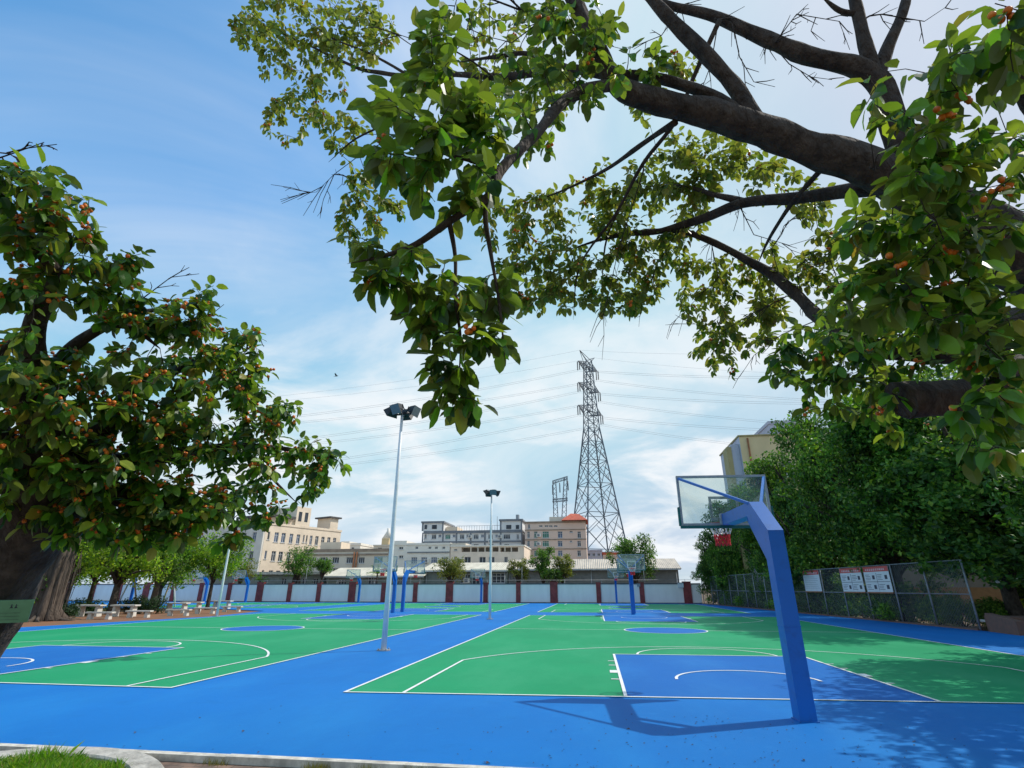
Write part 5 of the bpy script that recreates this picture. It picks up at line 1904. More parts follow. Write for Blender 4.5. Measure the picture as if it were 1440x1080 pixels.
# ---------------- the fig on the left: stout trunk in a round planter
LB = (-6.15, 4.4, 0)
left_trunk = [(-6.15, 4.4, -.1, .46), (-6.1, 4.4, .35, .36), PQ(-62, 930, 5.05, .31), PQ(-22, 868, 5.03, .29), PQ(22, 790, 5.0, .27), PQ(48, 735, 4.95, .30), PQ(74, 690, 4.9, .32), PQ(85, 655, 4.9, .25)]
left_limbs = [
    [PQ(70, 700, 4.9, .3), PQ(72, 650, 4.75, .24), PQ(58, 580, 4.5, .15), PQ(46, 480, 4.3, .085), PQ(62, 420, 4.1, .072), PQ(78, 385, 4.0, .058), PQ(45, 340, 3.85, .042), PQ(12, 290, 3.65, .028), PQ(-30, 230, 3.5, .015)],
    [PQ(62, 420, 4.1, .035), PQ(90, 360, 4.1, .025), PQ(120, 320, 4.1, .014)],
    [PQ(56, 565, 4.5, .08), PQ(82, 510, 4.55, .062), PQ(112, 478, 4.6, .052), PQ(176, 446, 4.8, .04), PQ(235, 432, 5.0, .02)],
    [PQ(150, 455, 4.7, .03), PQ(190, 462, 4.8, .03), PQ(225, 490, 4.9, .02)],
    [PQ(85, 690, 4.9, .26), PQ(130, 620, 5.0, .13), PQ(180, 560, 5.2, .085), PQ(250, 520, 5.5, .05), PQ(330, 490, 5.8, .025)],
    [PQ(90, 695, 4.9, .24), PQ(170, 655, 5.1, .13), PQ(260, 635, 5.5, .07), PQ(340, 628, 5.9, .045), PQ(405, 632, 6.2, .025), PQ(475, 648, 6.4, .010)],
    [PQ(80, 710, 4.9, .26), PQ(140, 695, 5.0, .15), PQ(215, 700, 5.15, .08), PQ(290, 708, 5.3, .045), PQ(330, 738, 5.4, .022), PQ(318, 775, 5.4, .008)],
    [PQ(60, 700, 4.9, .25), PQ(0, 630, 4.5, .15), PQ(-70, 560, 4.2, .10), PQ(-150, 470, 4.0, .05)],
    [PQ(340, 628, 5.9, .025), PQ(390, 680, 5.9, .015), PQ(420, 710, 5.9, .007)],
    [PQ(-20, 605, 4.4, .06), PQ(-10, 520, 3.8, .035), PQ(20, 470, 3.5, .015)],
]
left_clumps = [
    (35, 262, 60, 36, 3.5, .2, 11, 0), (95, 300, 45, 34, 3.8, .2, 8, 0), (40, 330, 60, 40, 3.8, .3, 13, 0), (130, 345, 22, 30, 4.0, .2, 4, 0), (90, 400, 60, 36, 4.1, .3, 12, 0), (150, 385, 40, 34, 4.3, .2, 8, 0), (185, 360, 14, 20, 4.2, .1, 2, 0), (170, 425, 50, 34, 4.6, .3, 13, 0),
    (20, 420, 40, 40, 3.6, .3, 6, 0), (25, 500, 50, 40, 3.5, .3, 10, 0), (230, 460, 55, 45, 4.9, .3, 20, 0), (285, 425, 22, 34, 5.0, .2, 6, 0), (290, 480, 50, 40, 5.4, .3, 20, 0), (345, 480, 24, 22, 5.8, .2, 6, 0), (345, 530, 45, 40, 5.7, .3, 22, 0),
    (130, 530, 90, 50, 4.6, .4, 30, 0), (220, 560, 80, 55, 5.0, .4, 36, 0), (310, 575, 70, 50, 5.5, .4, 30, 0), (370, 590, 45, 50, 5.8, .3, 20, 0), (400, 570, 20, 24, 6.0, .2, 5, 0), (50, 570, 80, 50, 4.2, .3, 26, 0), (30, 640, 60, 40, 4.2, .3, 14, 0),
    (150, 630, 90, 50, 4.8, .4, 30, 0), (250, 640, 80, 50, 5.2, .4, 30, 0), (340, 650, 60, 40, 5.7, .3, 20, 0), (420, 640, 50, 34, 6.2, .3, 18, 0), (462, 650, 28, 30, 6.4, .2, 9, 0), (440, 690, 26, 18, 6.1, .2, 4, 0), (365, 705, 50, 34, 5.7, .3, 10, 0),
    (300, 700, 55, 28, 5.3, .3, 13, 0), (230, 705, 70, 34, 5.0, .3, 26, 0), (160, 735, 60, 24, 4.9, .2, 12, 0), (110, 660, 60, 50, 4.5, .3, 26, 0), (90, 735, 60, 26, 4.6, .2, 14, 0), (200, 755, 50, 18, 4.9, .2, 9, 0), (270, 720, 60, 30, 5.1, .2, 14, 0), (180, 590, 90, 50, 4.9, .3, 20, 0), (170, 700, 50, 40, 4.8, .2, 9, 0), (318, 755, 34, 14, 5.4, .1, 5, 0), (255, 745, 34, 20, 5.0, .2, 6, 0), (10, 690, 26, 40, 4.4, .2, 5, 0),
    (-120, 500, 110, 130, 3.9, .5, 46, 0), (-260, 560, 120, 150, 4.2, .5, 40, 0), (-110, 300, 80, 80, 3.6, .3, 18, 0),
]
lbare = [([(10, 215, 3.5), (40, 208, 3.5), (80, 203, 3.5)], 5), ([(-10, 225, 3.5), (20, 215, 3.5), (62, 200, 3.5)], 5), ([(200, 420, 4.9), (240, 390, 4.9), (280, 385, 4.9)], 7), ([(270, 450, 5.2), (300, 440, 5.2), (315, 428, 5.2)], 4), ([(330, 510, 5.7), (365, 475, 5.7), (375, 480, 5.7)], 4), ([(40, 440, 4.2), (30, 400, 4.0), (45, 385, 4.0)], 4)]
fig_tree('dark fig tree at the left edge with orange figs and a sign on its trunk', LB, left_limbs, [(a, b, c, d, e, f, int(g * 1.5) + 1, h) for a, b, c, d, e, f, g, h in left_clumps], .142, 8, lbare, .42, left_trunk)


# ------------------------------------------------------------------ other trees
def crown_arrays(lobes, n, leaf, rng, hole=.42, hscale=.55, seed=0, flat=.35):
    """many small leaf faces gathered in leafy sprays through lobed volumes"""
    vol = np.array([l[3] * l[4] * l[5] for l in lobes]) ** .67
    vol /= vol.sum()
    V, k = [], 0
    cnt = rng.multinomial(n // 5, vol)
    P = []
    for l, c in zip(lobes, cnt):
        d = norm(rng.normal(size=(c, 3)))
        r = (rng.random(c) ** .45)[:, None]
        p = np.array(l[:3]) + d * r * np.array(l[3:6])
        P.append(p)
    P = np.vstack(P)
    keep = np.array([mnoise.noise(Vector(p) * hscale + Vector((seed * 7.1, 0, 0))) > -hole for p in P])
    P = P[keep]
    c0 = P.mean(0)
    m = len(P)
    # each spray: five leaves around a point
    Q = np.repeat(P, 5, 0) + rng.normal(0, leaf * .55, (m * 5, 3))
    out = norm(np.repeat(P - c0, 5, 0) + np.array([0, 0, .6]))
    Nn = norm(out * .8 + rng.normal(0, .6, (m * 5, 3)))
    D = norm(np.cross(Nn, rng.normal(size=(m * 5, 3))))
    D[:, 2] -= flat
    D = norm(D)
    S = norm(np.cross(D, Nn))
    L = (leaf * rng.uniform(.7, 1.25, m * 5))[:, None]
    a = Q - D * L * .5
    b = Q + S * L * .30 + Nn * L * .06
    c = Q + D * L * .5 - Nn * L * .08
    d = Q - S * L * .30 + Nn * L * .06
    V = np.stack([a, b, c, d], 1).reshape(-1, 3)
    F = np.arange(len(V)).reshape(-1, 4)
    return V, F


def make_tree(label, loc, h, rw, crown_base, mat, n=9000, leaf=.16, seed=1, trunk_r=.2, lobes_n=11, group=None, name='tree', bark='bark', lean=(0, 0), hole=.35, stems=1, squash=1.0, lobe=(.34, .52)):
    rng = np.random.default_rng(seed)
    rnd = random.Random(seed)
    t = thing(name, label, 'tree', loc, group=group)
    tb = MB()
    lobes = []
    cz = (h + crown_base) / 2
    rz = (h - crown_base) / 2
    for i in range(lobes_n):
        a = i * 2.4 + rnd.uniform(-.4, .4)
        f = (i + .5) / lobes_n
        lo_ = .14 if lobes_n > 20 else .35
        zz = crown_base + rz * lo_ + (h - crown_base - rz * (lo_ + .25)) * f
        env = math.sqrt(max(.05, 1 - ((zz - cz) / (rz * 1.1)) ** 2))
        rr = rw * env * rnd.uniform(.35 if lobes_n > 20 else .45, .95 if lobes_n > 20 else .75)
        s = rw * rnd.uniform(*lobe)
        lobes.append((rr * math.cos(a) + lean[0] * f, rr * math.sin(a) * squash + lean[1] * f, zz, s, s * squash, min(s * .8, rz * .6)))
    lobes.append((lean[0] * .5, lean[1] * .5, cz, rw * .5, rw * .5 * squash, rz * .65))
    for s_ in range(stems):
        ox = (s_ - (stems - 1) / 2) * trunk_r * 2.4
        top = (lean[0] * .5 + ox * .5, lean[1] * .5, crown_base + rz * .9)
        tb.tube([(ox, 0, -.15), (ox * 1.02, .02, .3), (ox * 1.1 + lean[0] * .15, lean[1] * .15, crown_base * .6), top], [trunk_r * 1.35, trunk_r, trunk_r * .85, trunk_r * .4], 10, wob=.3)
    tb.build('trunk', M[bark], t)
    lb = MB()
    for l in lobes[:-1]:
        a = Vector((lean[0] * .2, lean[1] * .2, crown_base * .75 + rnd.random() * rz * .4))
        b = Vector(l[:3])
        mid = a.lerp(b, .55) + Vector((0, 0, .12 * (b - a).length))
        lb.tube([a, mid, b], [trunk_r * .5, trunk_r * .3, trunk_r * .1], 6, wob=.2)
        for _ in range(4):
            e = b + Vector((rnd.uniform(-1, 1) * l[3], rnd.uniform(-1, 1) * l[4], rnd.uniform(-.7, .9) * l[5])) * .85
            lb.tube([mid.lerp(b, .6), b.lerp(e, .5) + Vector((0, 0, .1)), e], [trunk_r * .16, trunk_r * .1, trunk_r * .04], 4, cap=False)
    lb.build('limbs', M[bark], t)
    V, F = crown_arrays(lobes, n, leaf, rng, hole, .9 / max(1, rw * .45), seed)
    mesh_np('crown', V, F, M[mat], t, 4)
    return t


# big dark trees behind the right fence (two seed trees, then copies)
spec = [  # x, y, height, crown radius, crown base, label
    (17.6, 36.0, 14.6, 5.1, 1.9, 'tallest dark green tree behind the fence, just right of the yellow building'),
    (16.1, 44.0, 12.6, 4.2, 1.8, 'dark green tree in front of the yellow building, behind the near hoop'),
    (16.2, 52.5, 11.4, 3.8, 1.7, 'dark green tree seen through the glass backboard of the near hoop'),
    (14.7, 60.0, 10.9, 3.3, 1.6, 'dark green tree left of the near backboard, second from the end wall'),
    (13.7, 66.0, 7.3, 3.0, 1.9, 'low dark tree at the far end of the right fence by the wall'),
    (18.8, 29.0, 13.2, 5.6, 2.2, 'large dark tree behind the notice boards on the fence'),
    (23.5, 31.5, 13.0, 5.6, 1.7, 'large dark tree behind the near end of the fence, beside the tan building'),
    (27.0, 25.0, 11.0, 5.0, 2.8, 'dark tree at the right edge of the picture, over the bin'),
    (16.0, 15.4, 10.4, 4.9, 3.2, 'dark tree at the right edge, half seen behind the fig leaves'),
    (13.9, 11.2, 8.6, 4.1, 3.0, 'unseen dark tree added beyond the right edge to shade the near court corner'),  # out of view, added to thicken the shade on the near corner
]
A_ = make_tree('x', (0, 0, 0), 13.0, 5.0, 2.0, 'darktree', n=44000, leaf=.24, seed=21, trunk_r=.3, lobes_n=46, lobe=(.20, .34), group='dark trees in a row behind the right fence', name='shade_tree', hole=.30)
B_ = make_tree('x', (0, 0, 0), 12.0, 4.2, 1.8, 'darktree', n=44000, leaf=.24, seed=33, trunk_r=.26, lobes_n=42, lobe=(.20, .35), group='dark trees in a row behind the right fence', name='shade_tree', hole=.30)
for i, (x, Y, h, r, cb, lab) in enumerate(spec):
    src, h0_, r0_ = (A_, 13.0, 5.0) if i % 2 == 0 else (B_, 12.0, 4.2)
    o = src if i < 2 else copy_tree(src)
    o.location = (x, Y, 0)
    o.scale = (r / r0_, r / r0_, h / h0_)
    o.rotation_euler = (0, 0, R(47 * i))
    o['label'] = lab

def shrub_row():
    rng = np.random.default_rng(9)
    rnd = random.Random(9)
    t = thing('shrub', 'dense dark shrub in the row of shrubs behind the right fence', 'shrub', group='dark shrubs behind the right fence')
    lobes = [(rnd.gauss(0, .55), rnd.gauss(0, .7), .5 + 1.5 * i / 9, .6, .7, .5) for i in range(10)]
    V, F = crown_arrays(lobes, 4200, .16, rng, .5, 1.0, 3, .2)
    mesh_np('foliage', V, F, M['darktree'], t, 4)
    m = MB()
    for l in lobes:
        m.tube([(rnd.gauss(0, .15), rnd.gauss(0, .15), -.2), (l[0] * .6, l[1] * .6, l[2] * .6), l[:3]], [.04, .03, .012], 5)
    m.build('stems', M['twig'], t)
    y, i = 34.6, 0
    while y < 67:
        o = t if i == 0 else copy_tree(t)
        o.location = (fence_x(y) + 1.25 + rnd.uniform(0, .5), y, -.1)
        o.rotation_euler = (0, 0, rnd.uniform(0, 6.28))
        k = rnd.uniform(.8, 1.15)
        o.scale = (k, k, k * rnd.uniform(.8, 1.1))
        y += rnd.uniform(1.3, 1.9)
        i += 1
    for x, y, k in ((17.9, 29.2, .55), (17.6, 31.0, .62), (17.4, 32.6, .7), (18.9, 30.2, .6), (22.6, 33.5, 1.3), (24.6, 32.0, 1.5), (26.8, 31.4, 1.4), (29.0, 31.0, 1.7), (25.6, 35.0, 1.9), (31.5, 33.0, 2.0), (28.5, 36.0, 2.1), (34.5, 36.0, 2.2)):
        o = copy_tree(t)
        o.location = (x, y, -.1)
        o.rotation_euler = (0, 0, rnd.uniform(0, 6.28))
        o.scale = (k, k, k * .95)
        o['label'] = 'dark shrub in the thicket beyond the near end of the right fence'


shrub_row()

# trees over and behind the end wall
WG = 'trees behind the end wall'


def wall_tree(label, px, top_py, base_py, half_px, Y, mat, seed, n=5000, leaf=.2, stems=1, hole=.35, lob=9, name='tree'):
    p = at(px, 815, Y)
    h = at(px, top_py, Y).z
    cb = max(.4, at(px, base_py, Y).z)
    rw = abs(at(px + half_px, 800, Y).x - at(px - half_px, 800, Y).x) / 2
    return make_tree(label, (p.x, Y, 0), h, rw, cb, mat, n, leaf, seed, .12 + rw * .03, lob, WG, name, stems=stems, hole=hole, squash=.8)


wall_tree('bushy green tree with several stems in front of the cream apartment block', 417, 770, 812, 27, 72.5, 'midtree', 41, 5200, .2, 3)
wall_tree('small green tree leaning right of the bushy tree by the cream block', 452, 786, 806, 17, 72.5, 'midtree', 42, 2400, .2)
wall_tree('round yellow green tree behind the wall left of the slim middle light pole', 633, 784, 818, 24, 72.5, 'olivetree', 43, 4600, .2)
wall_tree('dull olive tree behind the wall just right of the slim middle light pole', 729, 783, 818, 16, 72.5, 'olivetree', 44, 3400, .18)
wall_tree('green tree behind the wall in front of the pink block', 764, 766, 815, 20, 73.0, 'midtree', 45, 4800, .2)
wall_tree('yellowish tree behind the wall under the red hipped roof', 791, 777, 815, 17, 73.5, 'olivetree', 46, 3400, .2)
wall_tree('dark spreading tree behind the hoops at the far end of the right courts', 893, 753, 815, 36, 73.0, 'darktree', 47, 8000, .24, 2)
wall_tree('low brownish bush behind the wall left of the cream apartment block', 337, 788, 818, 24, 72.0, 'olivetree', 48, 3000, .2)
wall_tree('dark bush tucked between two trees behind the wall under the pink block', 778, 800, 818, 18, 72.5, 'darktree', 49, 2200, .2)


def palm(label, px, Y, h, nf, ln, seed):
    rnd = random.Random(seed)
    p = at(px, 815, Y)
    t = thing('palm', label, 'palm', (p.x, Y, 0))
    m = MB()
    m.tube([(0, 0, -.1), (.03, 0, h * .5), (0, 0, h)], [.14, .11, .10], 8)
    m.build('trunk', M['barkpale'], t)
    f = MB()
    for i in range(nf):
        a = i * 2.4
        el = rnd.uniform(.3, 1.25)
        d = Vector((math.cos(a) * math.cos(el), math.sin(a) * math.cos(el), math.sin(el)))
        P = [Vector((0, 0, h))]
        for k in range(1, 7):
            P.append(P[-1] + d * ln / 6)
            d = (d + Vector((0, 0, -.16))).normalized()
        f.tube(P, .015, 4, cap=False)
        s = d.cross(Vector((0, 0, 1))).normalized()
        for k in range(1, 7):
            for q in (-1, 1):
                for j in (0, .5):
                    b = P[k - 1].lerp(P[k], j)
                    e = b + (s * q * .8 + (P[k] - P[k - 1]).normalized() * .6 + Vector((0, 0, -.25))) * ln * .26
                    w = (P[k] - P[k - 1]).normalized() * .04
                    f.face([b - w, b + w, e])
    f.build('fronds', M['midtree'], t)
    return t


palm('small palm with stiff fronds above a wide maroon pillar, left of the bushy tree', 366, 70.8, 2.6, 16, 1.3, 3)
palm('low palm growing behind the wall by the green window of the beige building', 530, 75.3, 3.6, 14, 1.6, 4)

# trees and bushes around the benches on the left
LG = 'trees around the benches'
s1 = gnd(262, 851)
make_tree('lime green round tree behind the light pole and benches', (-40.5, 47.8, -.05), 6.6, 3.3, 1.9, 'limetree', 9000, .22, 61, .2, 12, LG, hole=.3, bark='barkpale')
make_tree('green tree with a dark trunk left of the lime tree, behind the benches', (-34.5, 36.5, -.05), 6.4, 3.5, 2.1, 'limetree', 9000, .22, 62, .28, 12, LG, hole=.3)
make_tree('tree with a pale straight trunk behind the benches', (-36.0, 42.0, -.05), 6.4, 2.8, 2.3, 'midtree', 6000, .22, 63, .3, 10, LG, hole=.3, bark='barkpale')
make_tree('bright yellow green tree farther left behind the benches', (-42, 39.0, -.05), 7.6, 4.2, 2.2, 'limetree', 9000, .24, 64, .25, 12, LG, hole=.25)
make_tree('lime crowned tree with a thin dark trunk beside the leaning light pole', (-33.6, 45.5, -.05), 6.3, 2.7, 2.6, 'limetree', 7500, .2, 65, .17, 11, LG, hole=.3)
make_tree('broad green tree at the far left beyond the thick trunk', (-47, 36.0, -.05), 8.5, 5.0, 2.0, 'midtree', 9000, .26, 66, .3, 12, LG, hole=.25)


make_tree('lime green tree over the end wall at the far left, behind the hedges', (-50, 47.5, -.05), 7.2, 3.8, 2.3, 'limetree', 8000, .24, 67, .2, 12, LG, hole=.25)
make_tree('yellow green tree standing between the two dark hedges and the wall', (-43.5, 43.5, -.05), 6.8, 3.2, 2.5, 'limetree', 7000, .22, 68, .2, 12, LG, hole=.25)


def banyan():
    g = gnd(66, 873, -.05)
    g = gnd(58, 873, -.05)
    t = thing('banyan_tree', 'thick ribbed trunk of an old banyan with hanging roots beside the left court', 'tree', g)
    m = MB()
    rnd = random.Random(5)
    for k in range(12):
        a = k * 2 * math.pi / 12 + rnd.uniform(-.2, .2)
        r = rnd.uniform(.55, .8)
        b = rnd.uniform(1.05, 1.5)
        m.tube([(b * math.cos(a), b * math.sin(a), -.1), (r * math.cos(a) * 1.1, r * math.sin(a) * 1.1, .6), (r * math.cos(a), r * math.sin(a), 2.0), (r * 1.05 * math.cos(a + .25), r * 1.05 * math.sin(a + .25), 4.2), (r * 1.5 * math.cos(a + .3), r * 1.5 * math.sin(a + .3), 6.2)], [.34, .27, .25, .22, .14], 8, wob=.4)
    m.tube([(0, 0, 0), (0, 0, 3), (0, 0, 6)], [.75, .7, .5], 10, wob=.3)
    m.build('trunk', M['barkpale'], t)
    h = MB()
    for k in range(26):
        a = rnd.uniform(0, 6.28)
        r = rnd.uniform(.8, 1.5)
        p = Vector((r * math.cos(a), r * math.sin(a), rnd.uniform(3, 5)))
        h.tube([p, p + Vector((rnd.gauss(0, .1), rnd.gauss(0, .1), -1.4)), Vector((p.x * 1.02, p.y * 1.02, rnd.choice([-.1, 1.0, 1.6])))], [.03, .025, .02], 5)
    h.build('aerial_roots', M['barkpale'], t)
    rng = np.random.default_rng(77)
    lobes = [(rnd.uniform(-4, 4), rnd.uniform(-3.5, 3.5), rnd.uniform(4.6, 8.5), 2.0, 2.0, 1.2) for _ in range(14)] + [(-.2, -1.0, 2.2, .7, .5, .6), (.1, -.95, 1.4, .55, .4, .5)]
    V, F = crown_arrays(lobes, 9000, .24, rng, .3, .5, 4)
    mesh_np('crown', V, F, M['midtree'], t, 4)
    root = MB()
    for k in range(14):
        a = rnd.uniform(0, 6.28)
        d = Vector((math.cos(a), math.sin(a), 0))
        root.tube([d * .9 + Vector((0, 0, .25)), d * 1.6 + Vector((0, 0, .06)), d * 2.6 + Vector((rnd.gauss(0, .3), rnd.gauss(0, .3), -.03))], [.2, .13, .05], 7, wob=.3)
    root.build('roots', M['barkpale'], t)
    t.scale = (.72, .72, .9)


banyan()


def hedge(label, x0, x1, y, h, seed):
    rng = np.random.default_rng(seed)
    t = thing('hedge', label, 'hedge', ((x0 + x1) / 2, y, -.05))
    n = int((x1 - x0) / .7) + 1
    rnd = random.Random(seed)
    lobes = [(-(x1 - x0) / 2 + i * .7 + rnd.gauss(0, .1), rnd.gauss(0, .2), h * .5, .65, .6, h * rnd.uniform(.42, .62)) for i in range(n)]
    V, F = crown_arrays(lobes, 700 * n, .12, rng, .6, 1.2, seed, .1)
    mesh_np('foliage', V, F, M['hedge'], t, 4)
    m = MB()
    for l in lobes:
        for k in range(3):
            m.tube([(l[0] + rnd.gauss(0, .1), l[1], -.05), (l[0] + rnd.gauss(0, .2), l[1] + rnd.gauss(0, .15), h * .7)], [.03, .012], 5)
    m.build('stems', M['twig'], t)


hedge('dark clipped hedge behind the first bench, nearest the thick ribbed trunk', -38, -33.6, 34.6, 1.0, 1)
hedge('dark rounded hedge behind the second table, right of the first hedge', -34.5, -31.6, 37.6, 1.2, 2)
hedge('low green hedge at the foot of the thick ribbed trunk', -35.2, -32.6, 31.2, .8, 3)


# ------------------------------------------------------------------ concrete benches and tables
def bench(name, label, cat, c, L, h, d, group):
    t = thing(name, label, cat, c, YAW, group)
    m = MB()
    m.box(-L / 2, -d / 2, h - .09, L / 2, d / 2, h)
    m.build('table_top' if cat == 'table' else 'seat', M['conc'], t, .012)
    for s in (-1, 1):
        q = MB()
        x = s * (L / 2 - .25)
        q.hexa([(x - .12, -d * .42, -.02), (x + .12, -d * .42, -.02), (x + .12, d * .42, -.02), (x - .12, d * .42, -.02),
                (x - .09, -d * .36, h - .091), (x + .09, -d * .36, h - .091), (x + .09, d * .36, h - .091), (x - .09, d * .36, h - .091)])
        q.build('leg', M['conc'], t, .01)
    return t


TG, BG = 'concrete tables in a row on the left', 'concrete benches in a row on the left'
sets = [((124, 867), (139, 871), 'first'), ((173, 867), (194, 868.5), 'second'), ((247, 862), (250, 866), 'third'), ((268, 860), (288, 863), 'fourth'), ((311, 857), (325, 860.5), 'fifth')]
tl = ['concrete table nearest the thick ribbed trunk at the left', 'concrete table in front of the dark rounded hedge', 'concrete table beside the pale tree trunk', 'concrete table just left of the leaning light pole', 'concrete table just right of the leaning light pole, farthest of the row']
bl = ['low concrete bench nearest the thick ribbed trunk', 'low concrete bench in front of the dark rounded hedge', 'low concrete bench standing beside the pale tree trunk', 'low concrete bench touching the left of the leaning light pole', 'low concrete bench farthest right of the row, by the blue court']
for (a, b_, _), la, lb_ in zip(sets, tl, bl):
    g = gnd(a[0], a[1], -.05)
    bench('concrete_table', la, 'table', g, 1.65, .72, .6, TG)
    g = gnd(b_[0], b_[1], -.05)
    bench('concrete_bench', lb_, 'bench', g, 1.6, .42, .36, BG)


# A-shaped pole frame behind the benches
g = Vector((-43.0, 47.0, 0))
t = thing('swing_frame', 'faded pale and orange A shaped pole frame behind the stone tables', 'frame', g)
for i, (a, b_, mt) in enumerate((((-1.0, 0, -.05), (0, 0, 3.1), 'whitemetal'), ((.9, .3, -.05), (0, 0, 3.1), 'polewarm'), ((1.4, 2.6, -.05), (2.2, 2.4, 3.1), 'polewarm'), ((3.1, 2.4, -.05), (2.2, 2.4, 3.1), 'whitemetal'))):
    m = MB()
    m.tube([a, b_], .07, 8)
    m.build('pole', M[mt], t)
m = MB()
m.tube([(-.1, -.1, 3.1), (2.3, 2.5, 3.1)], .08, 8)
m.build('crossbar', M['polewarm'], t)

# ------------------------------------------------------------------ planter, grass, sign on the left fig
PL = Vector((-5.6, 4.55, 0))
t = thing('tree_planter', 'round planter with a pale concrete rim around the left fig tree', 'planter', PL)
m = MB()
n = 48
ro, ri, zt = 1.72, 1.42, .035
for i in range(n):
    a0, a1 = 2 * math.pi * i / n, 2 * math.pi * (i + 1) / n
    c0, s0, c1, s1_ = math.cos(a0), math.sin(a0), math.cos(a1), math.sin(a1)
    prof = [(ro, -.1), (ro, zt - .03), (ro - .03, zt), (ri + .02, zt), (ri, zt - .02), (ri, -.08)]
    for k in range(len(prof) - 1):
        (r0, z0), (r1, z1) = prof[k], prof[k + 1]
        m.face([(r0 * c0, r0 * s0, z0), (r0 * c1, r0 * s1_, z0), (r1 * c1, r1 * s1_, z1), (r1 * c0, r1 * s0, z1)])
m.build('rim', M['rimconc'], t)
m = MB()
m.face([(ri * math.cos(2 * math.pi * i / n), ri * math.sin(2 * math.pi * i / n), -.02) for i in range(n)])
m.build('earth', M['soil'], t)
rng = np.random.default_rng(3)
N_ = 26000
r = 1.40 * np.sqrt(rng.random(N_))
a = rng.random(N_) * 2 * np.pi
keep = (r > .2)
r, a = r[keep], a[keep]
N_ = len(r)
base = np.stack([r * np.cos(a) + PL.x, r * np.sin(a) + PL.y, np.full(N_, -.02)], 1)
h = (rng.uniform(.05, .16, N_) * (.75 + .5 * np.sin(base[:, 0] * 5.1) * np.sin(base[:, 1] * 4.3 + 1)))[:, None]
ln = rng.normal(0, .05, (N_, 2))
tip = base + np.concatenate([ln, h], 1)
mid = base + np.concatenate([ln * .35, h * .6], 1)
w = np.stack([np.cos(a * 7.3), np.sin(a * 7.3), np.zeros(N_)], 1) * .0045
V = np.stack([base - w, base + w, mid + w * .8, tip, mid - w * .8], 1).reshape(-1, 3)
F = np.arange(len(V)).reshape(-1, 5)
o = mesh_np('grass', V, F, M['grass'], None, 5)
tag(o, 'tuft of bright green grass growing in the round planter', 'grass', kind='stuff')

# dry weeds in the kerb joint
N_ = 900
cx_ = rng.choice([-2.95, -2.9, -1.95, -1.85, -1.3, -.9, .1, -4.1, -2.4], N_) + rng.normal(0, .07, N_)
base = np.stack([cx_, KERB_Y - .13 + rng.normal(0, .03, N_), np.full(N_, -.045)], 1)
h = rng.uniform(.02, .09, N_)[:, None]
ln = rng.normal(0, .03, (N_, 2))
tip = base + np.concatenate([ln, h], 1)
w = np.stack([np.full(N_, .003), np.zeros(N_), np.zeros(N_)], 1)
V = np.stack([base - w, base + w, tip], 1).reshape(-1, 3)
o = mesh_np('weeds', V, np.arange(len(V)).reshape(-1, 3), M['drygrass'], None, 3)
tag(o, 'sparse dry weeds growing along the white kerb in front of the court', 'weeds', kind='stuff')

# dry bits and fallen leaves scattered on the blue apron by the near hoop
N_ = 300
xs = rng.normal(1.9, 1.7, N_)
ys = 6.4 + 2.6 * rng.random(N_) ** 1.5
sc = np.where(rng.random(N_) < .07, rng.uniform(.018, .034, N_), rng.uniform(.008, .019, N_))[:, None]
xs = np.where(rng.random(N_) < .25, rng.uniform(-6, 8, N_), xs)
c = np.stack([xs, ys, np.full(N_, .006)], 1)
an = rng.random(N_) * 6.28
D = np.stack([np.cos(an), np.sin(an), np.zeros(N_)], 1) * sc
S = np.stack([-np.sin(an), np.cos(an), np.zeros(N_)], 1) * sc * .6
up = np.array([0, 0, 1.0])
V = np.stack([c - D, c + S + up * sc * .5, c + D + up * sc * .25, c - S + up * sc * .3], 1).reshape(-1, 3)
o = mesh_np('leaf_litter', V, np.arange(len(V)).reshape(-1, 4), M['litter'], None, 4)
tag(o, 'scattered dry bits and fallen leaves on the blue apron around the near hoop', 'litter', kind='stuff')

# green name sign tied to the left trunk
p0, p1, p2, p3 = PD(-52, 846, 4.60), PD(48, 844, 4.72), PD(38, 875, 4.74), PD(-52, 878, 4.62)
c = (p0 + p1 + p2 + p3) / 4
t = thing('tree_sign', 'pale green sign tied to the trunk of the left fig tree', 'sign', c)
m = MB(c)
nn = (p1 - p0).cross(p3 - p0).normalized()
th = nn * .012
m.hexa([p3, p2, p2 + th, p3 + th, p0, p1, p1 + th, p0 + th])
m.build('board', M['signgreen'], t)
m = MB(c)
out_ = -th * .25 if nn.dot(Vector((0, 0, EYE)) - c) < 0 else th * 1.25


def sgn(u, v):
    return p0.lerp(p1, u).lerp(p3.lerp(p2, u), v) + out_


for u in (.30, .42, .70, .765):
    s = .045
    for (du, dv, eu, ev) in ((-.5, .0, .5, .0), (-.4, .45, .4, .45), (0, -.3, 0, .6), (-.45, .6, -.1, .2), (.45, .6, .1, .2)):
        m.beam(sgn(u + du * s, .22 + dv * .2), sgn(u + eu * s, .22 + ev * .2), .006, .002)
for v in (.55, .7, .85):
    m.beam(sgn(.1, v), sgn(.85, v), .004, .0015)
m.build('lettering', M['ink'], t)

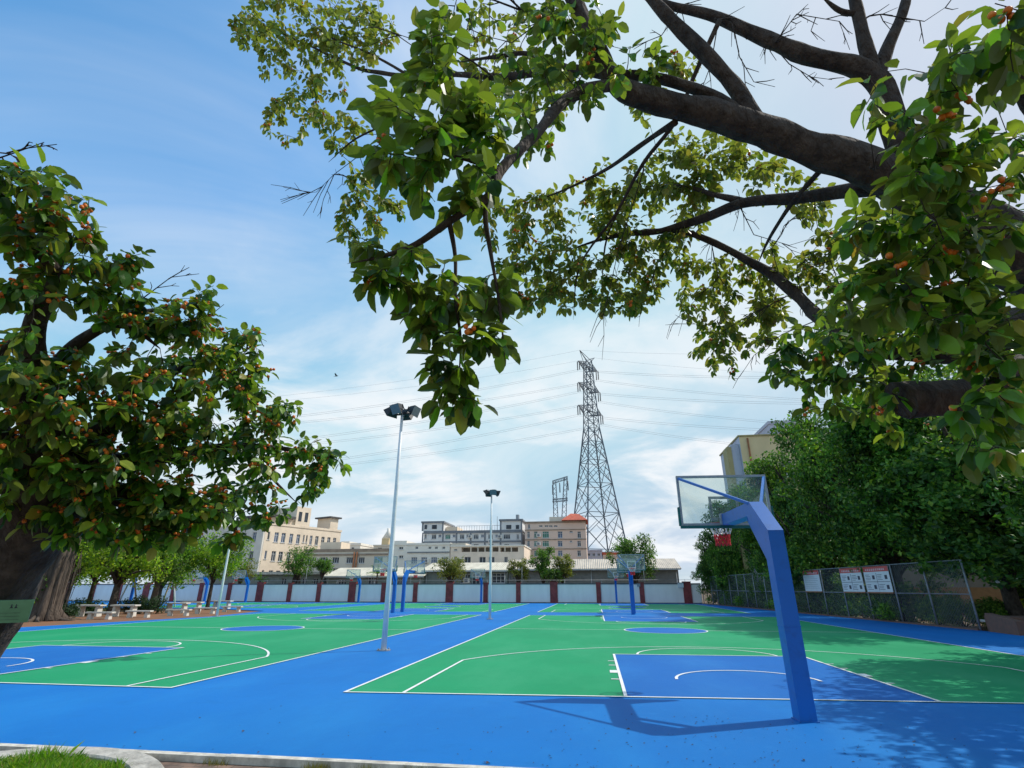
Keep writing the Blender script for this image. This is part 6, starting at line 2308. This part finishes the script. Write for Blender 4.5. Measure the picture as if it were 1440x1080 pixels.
# ------------------------------------------------------------------ near the right edge: steps, slab seat, bin
g = gnd(1425, 896)
g = gnd(1400, 894)
t = thing('brick_steps', 'brown brick steps rising at the right edge beyond the fence end', 'steps', (g.x + 1.25, g.y + .2, 0), R(-6))
for k in range(4):
    m = MB()
    m.box(0, k * .34, -.1, 4.2, 1.7 + .34 * 3, .15 * (k + 1)) if k == 3 else m.box(0, k * .34, -.1, 4.2, (k + 1) * .34 - .002, .15 * (k + 1))
    m.build('step', M['brick'], t, .01)
m = MB()
m.hexa([(-.28, -.02, -.1), (-.003, -.02, -.1), (-.003, 2.0, -.1), (-.28, 2.0, -.1), (-.28, -.02, .5), (-.003, -.02, .5), (-.003, 2.0, .72), (-.28, 2.0, .72)])
m.build('side_wall', M['brick'], t)
g = gnd(1377, 886)
t = thing('stone_seat', 'grey stone slab seat at the foot of the near fence post', 'seat', (17.6, 27.9, -.1), R(8))
m = MB(); m.box(-.95, -.25, .42, .95, .25, .52); m.build('slab', M['conc'], t, .015)
for s in (-.6, .6):
    m = MB(); m.box(s - .12, -.2, 0, s + .12, .2, .419); m.build('block', M['conc'], t, .01)
t = thing('waste_bin', 'lime yellow bin with a dark lid beyond the dark trunk at the right edge', 'bin', (at(1428, 835, 33).x, 33, -.1))
m = MB(); m.hexa([(-.26, -.26, 0.5), (.26, -.26, .5), (.26, .26, .5), (-.26, .26, .5), (-.33, -.33, 1.3), (.33, -.33, 1.3), (.33, .33, 1.3), (-.33, .33, 1.3)]); m.build('body', M['bin'], t, .03)
m = MB(); m.hexa([(-.36, -.36, 1.301), (.36, -.36, 1.301), (.36, .36, 1.301), (-.36, .36, 1.301), (-.3, -.2, 1.5), (.3, -.2, 1.5), (.3, .34, 1.45), (-.3, .34, 1.45)]); m.build('lid', M['black'], t, .02)
m = MB(); m.box(-.3, -.3, 0, .3, .3, .499); m.build('stand', M['brick'], t)
make_tree('dark leaning trunk with a small white tag beyond the end of the fence', (20.4, 27.6, -.1), 9.0, 3.4, 3.6, 'darktree', 9000, .22, 71, .34, 10, None, 'shade_tree', lean=(.6, 0))
g = at(1403, 818, 27.2)
t = thing('trunk_tag', 'small white tag fixed to the dark trunk at the right edge', 'tag', (g.x, 27.15, g.z))
m = MB(); m.box(-.11, -.012, -.06, .11, 0, .06); m.build('plate', M['signwhite'], t)
m = MB(); m.box(-.02, 0.001, -.02, .02, .16, .02); m.build('nail', M['grey'], t)

# ------------------------------------------------------------------ a bird high over the court
p = PD(473, 529, 30)
m = MB(p)
m.tube([p + Vector((-.16, 0, 0)), p + Vector((-.05, 0, .02)), p + Vector((.08, 0, .02)), p + Vector((.17, 0, .04))], [.015, .05, .045, .012], 8)
for s in (-1, 1):
    m.face([p + Vector((.06, 0, .03)), p + Vector((-.07, 0, .03)), p + Vector((-.10, s * .22, .15)), p + Vector((0, s * .30, .20)), p + Vector((.07, s * .15, .12))])
m.face([p + Vector((-.14, .02, 0)), p + Vector((-.14, -.02, 0)), p + Vector((-.26, -.05, 0)), p + Vector((-.26, .05, 0))])
o = m.build('bird', M['bird'])
o.location = p
o.scale = (.62, .62, .62)
tag(o, 'tiny dark bird flying in the blue sky over the left court', 'bird')
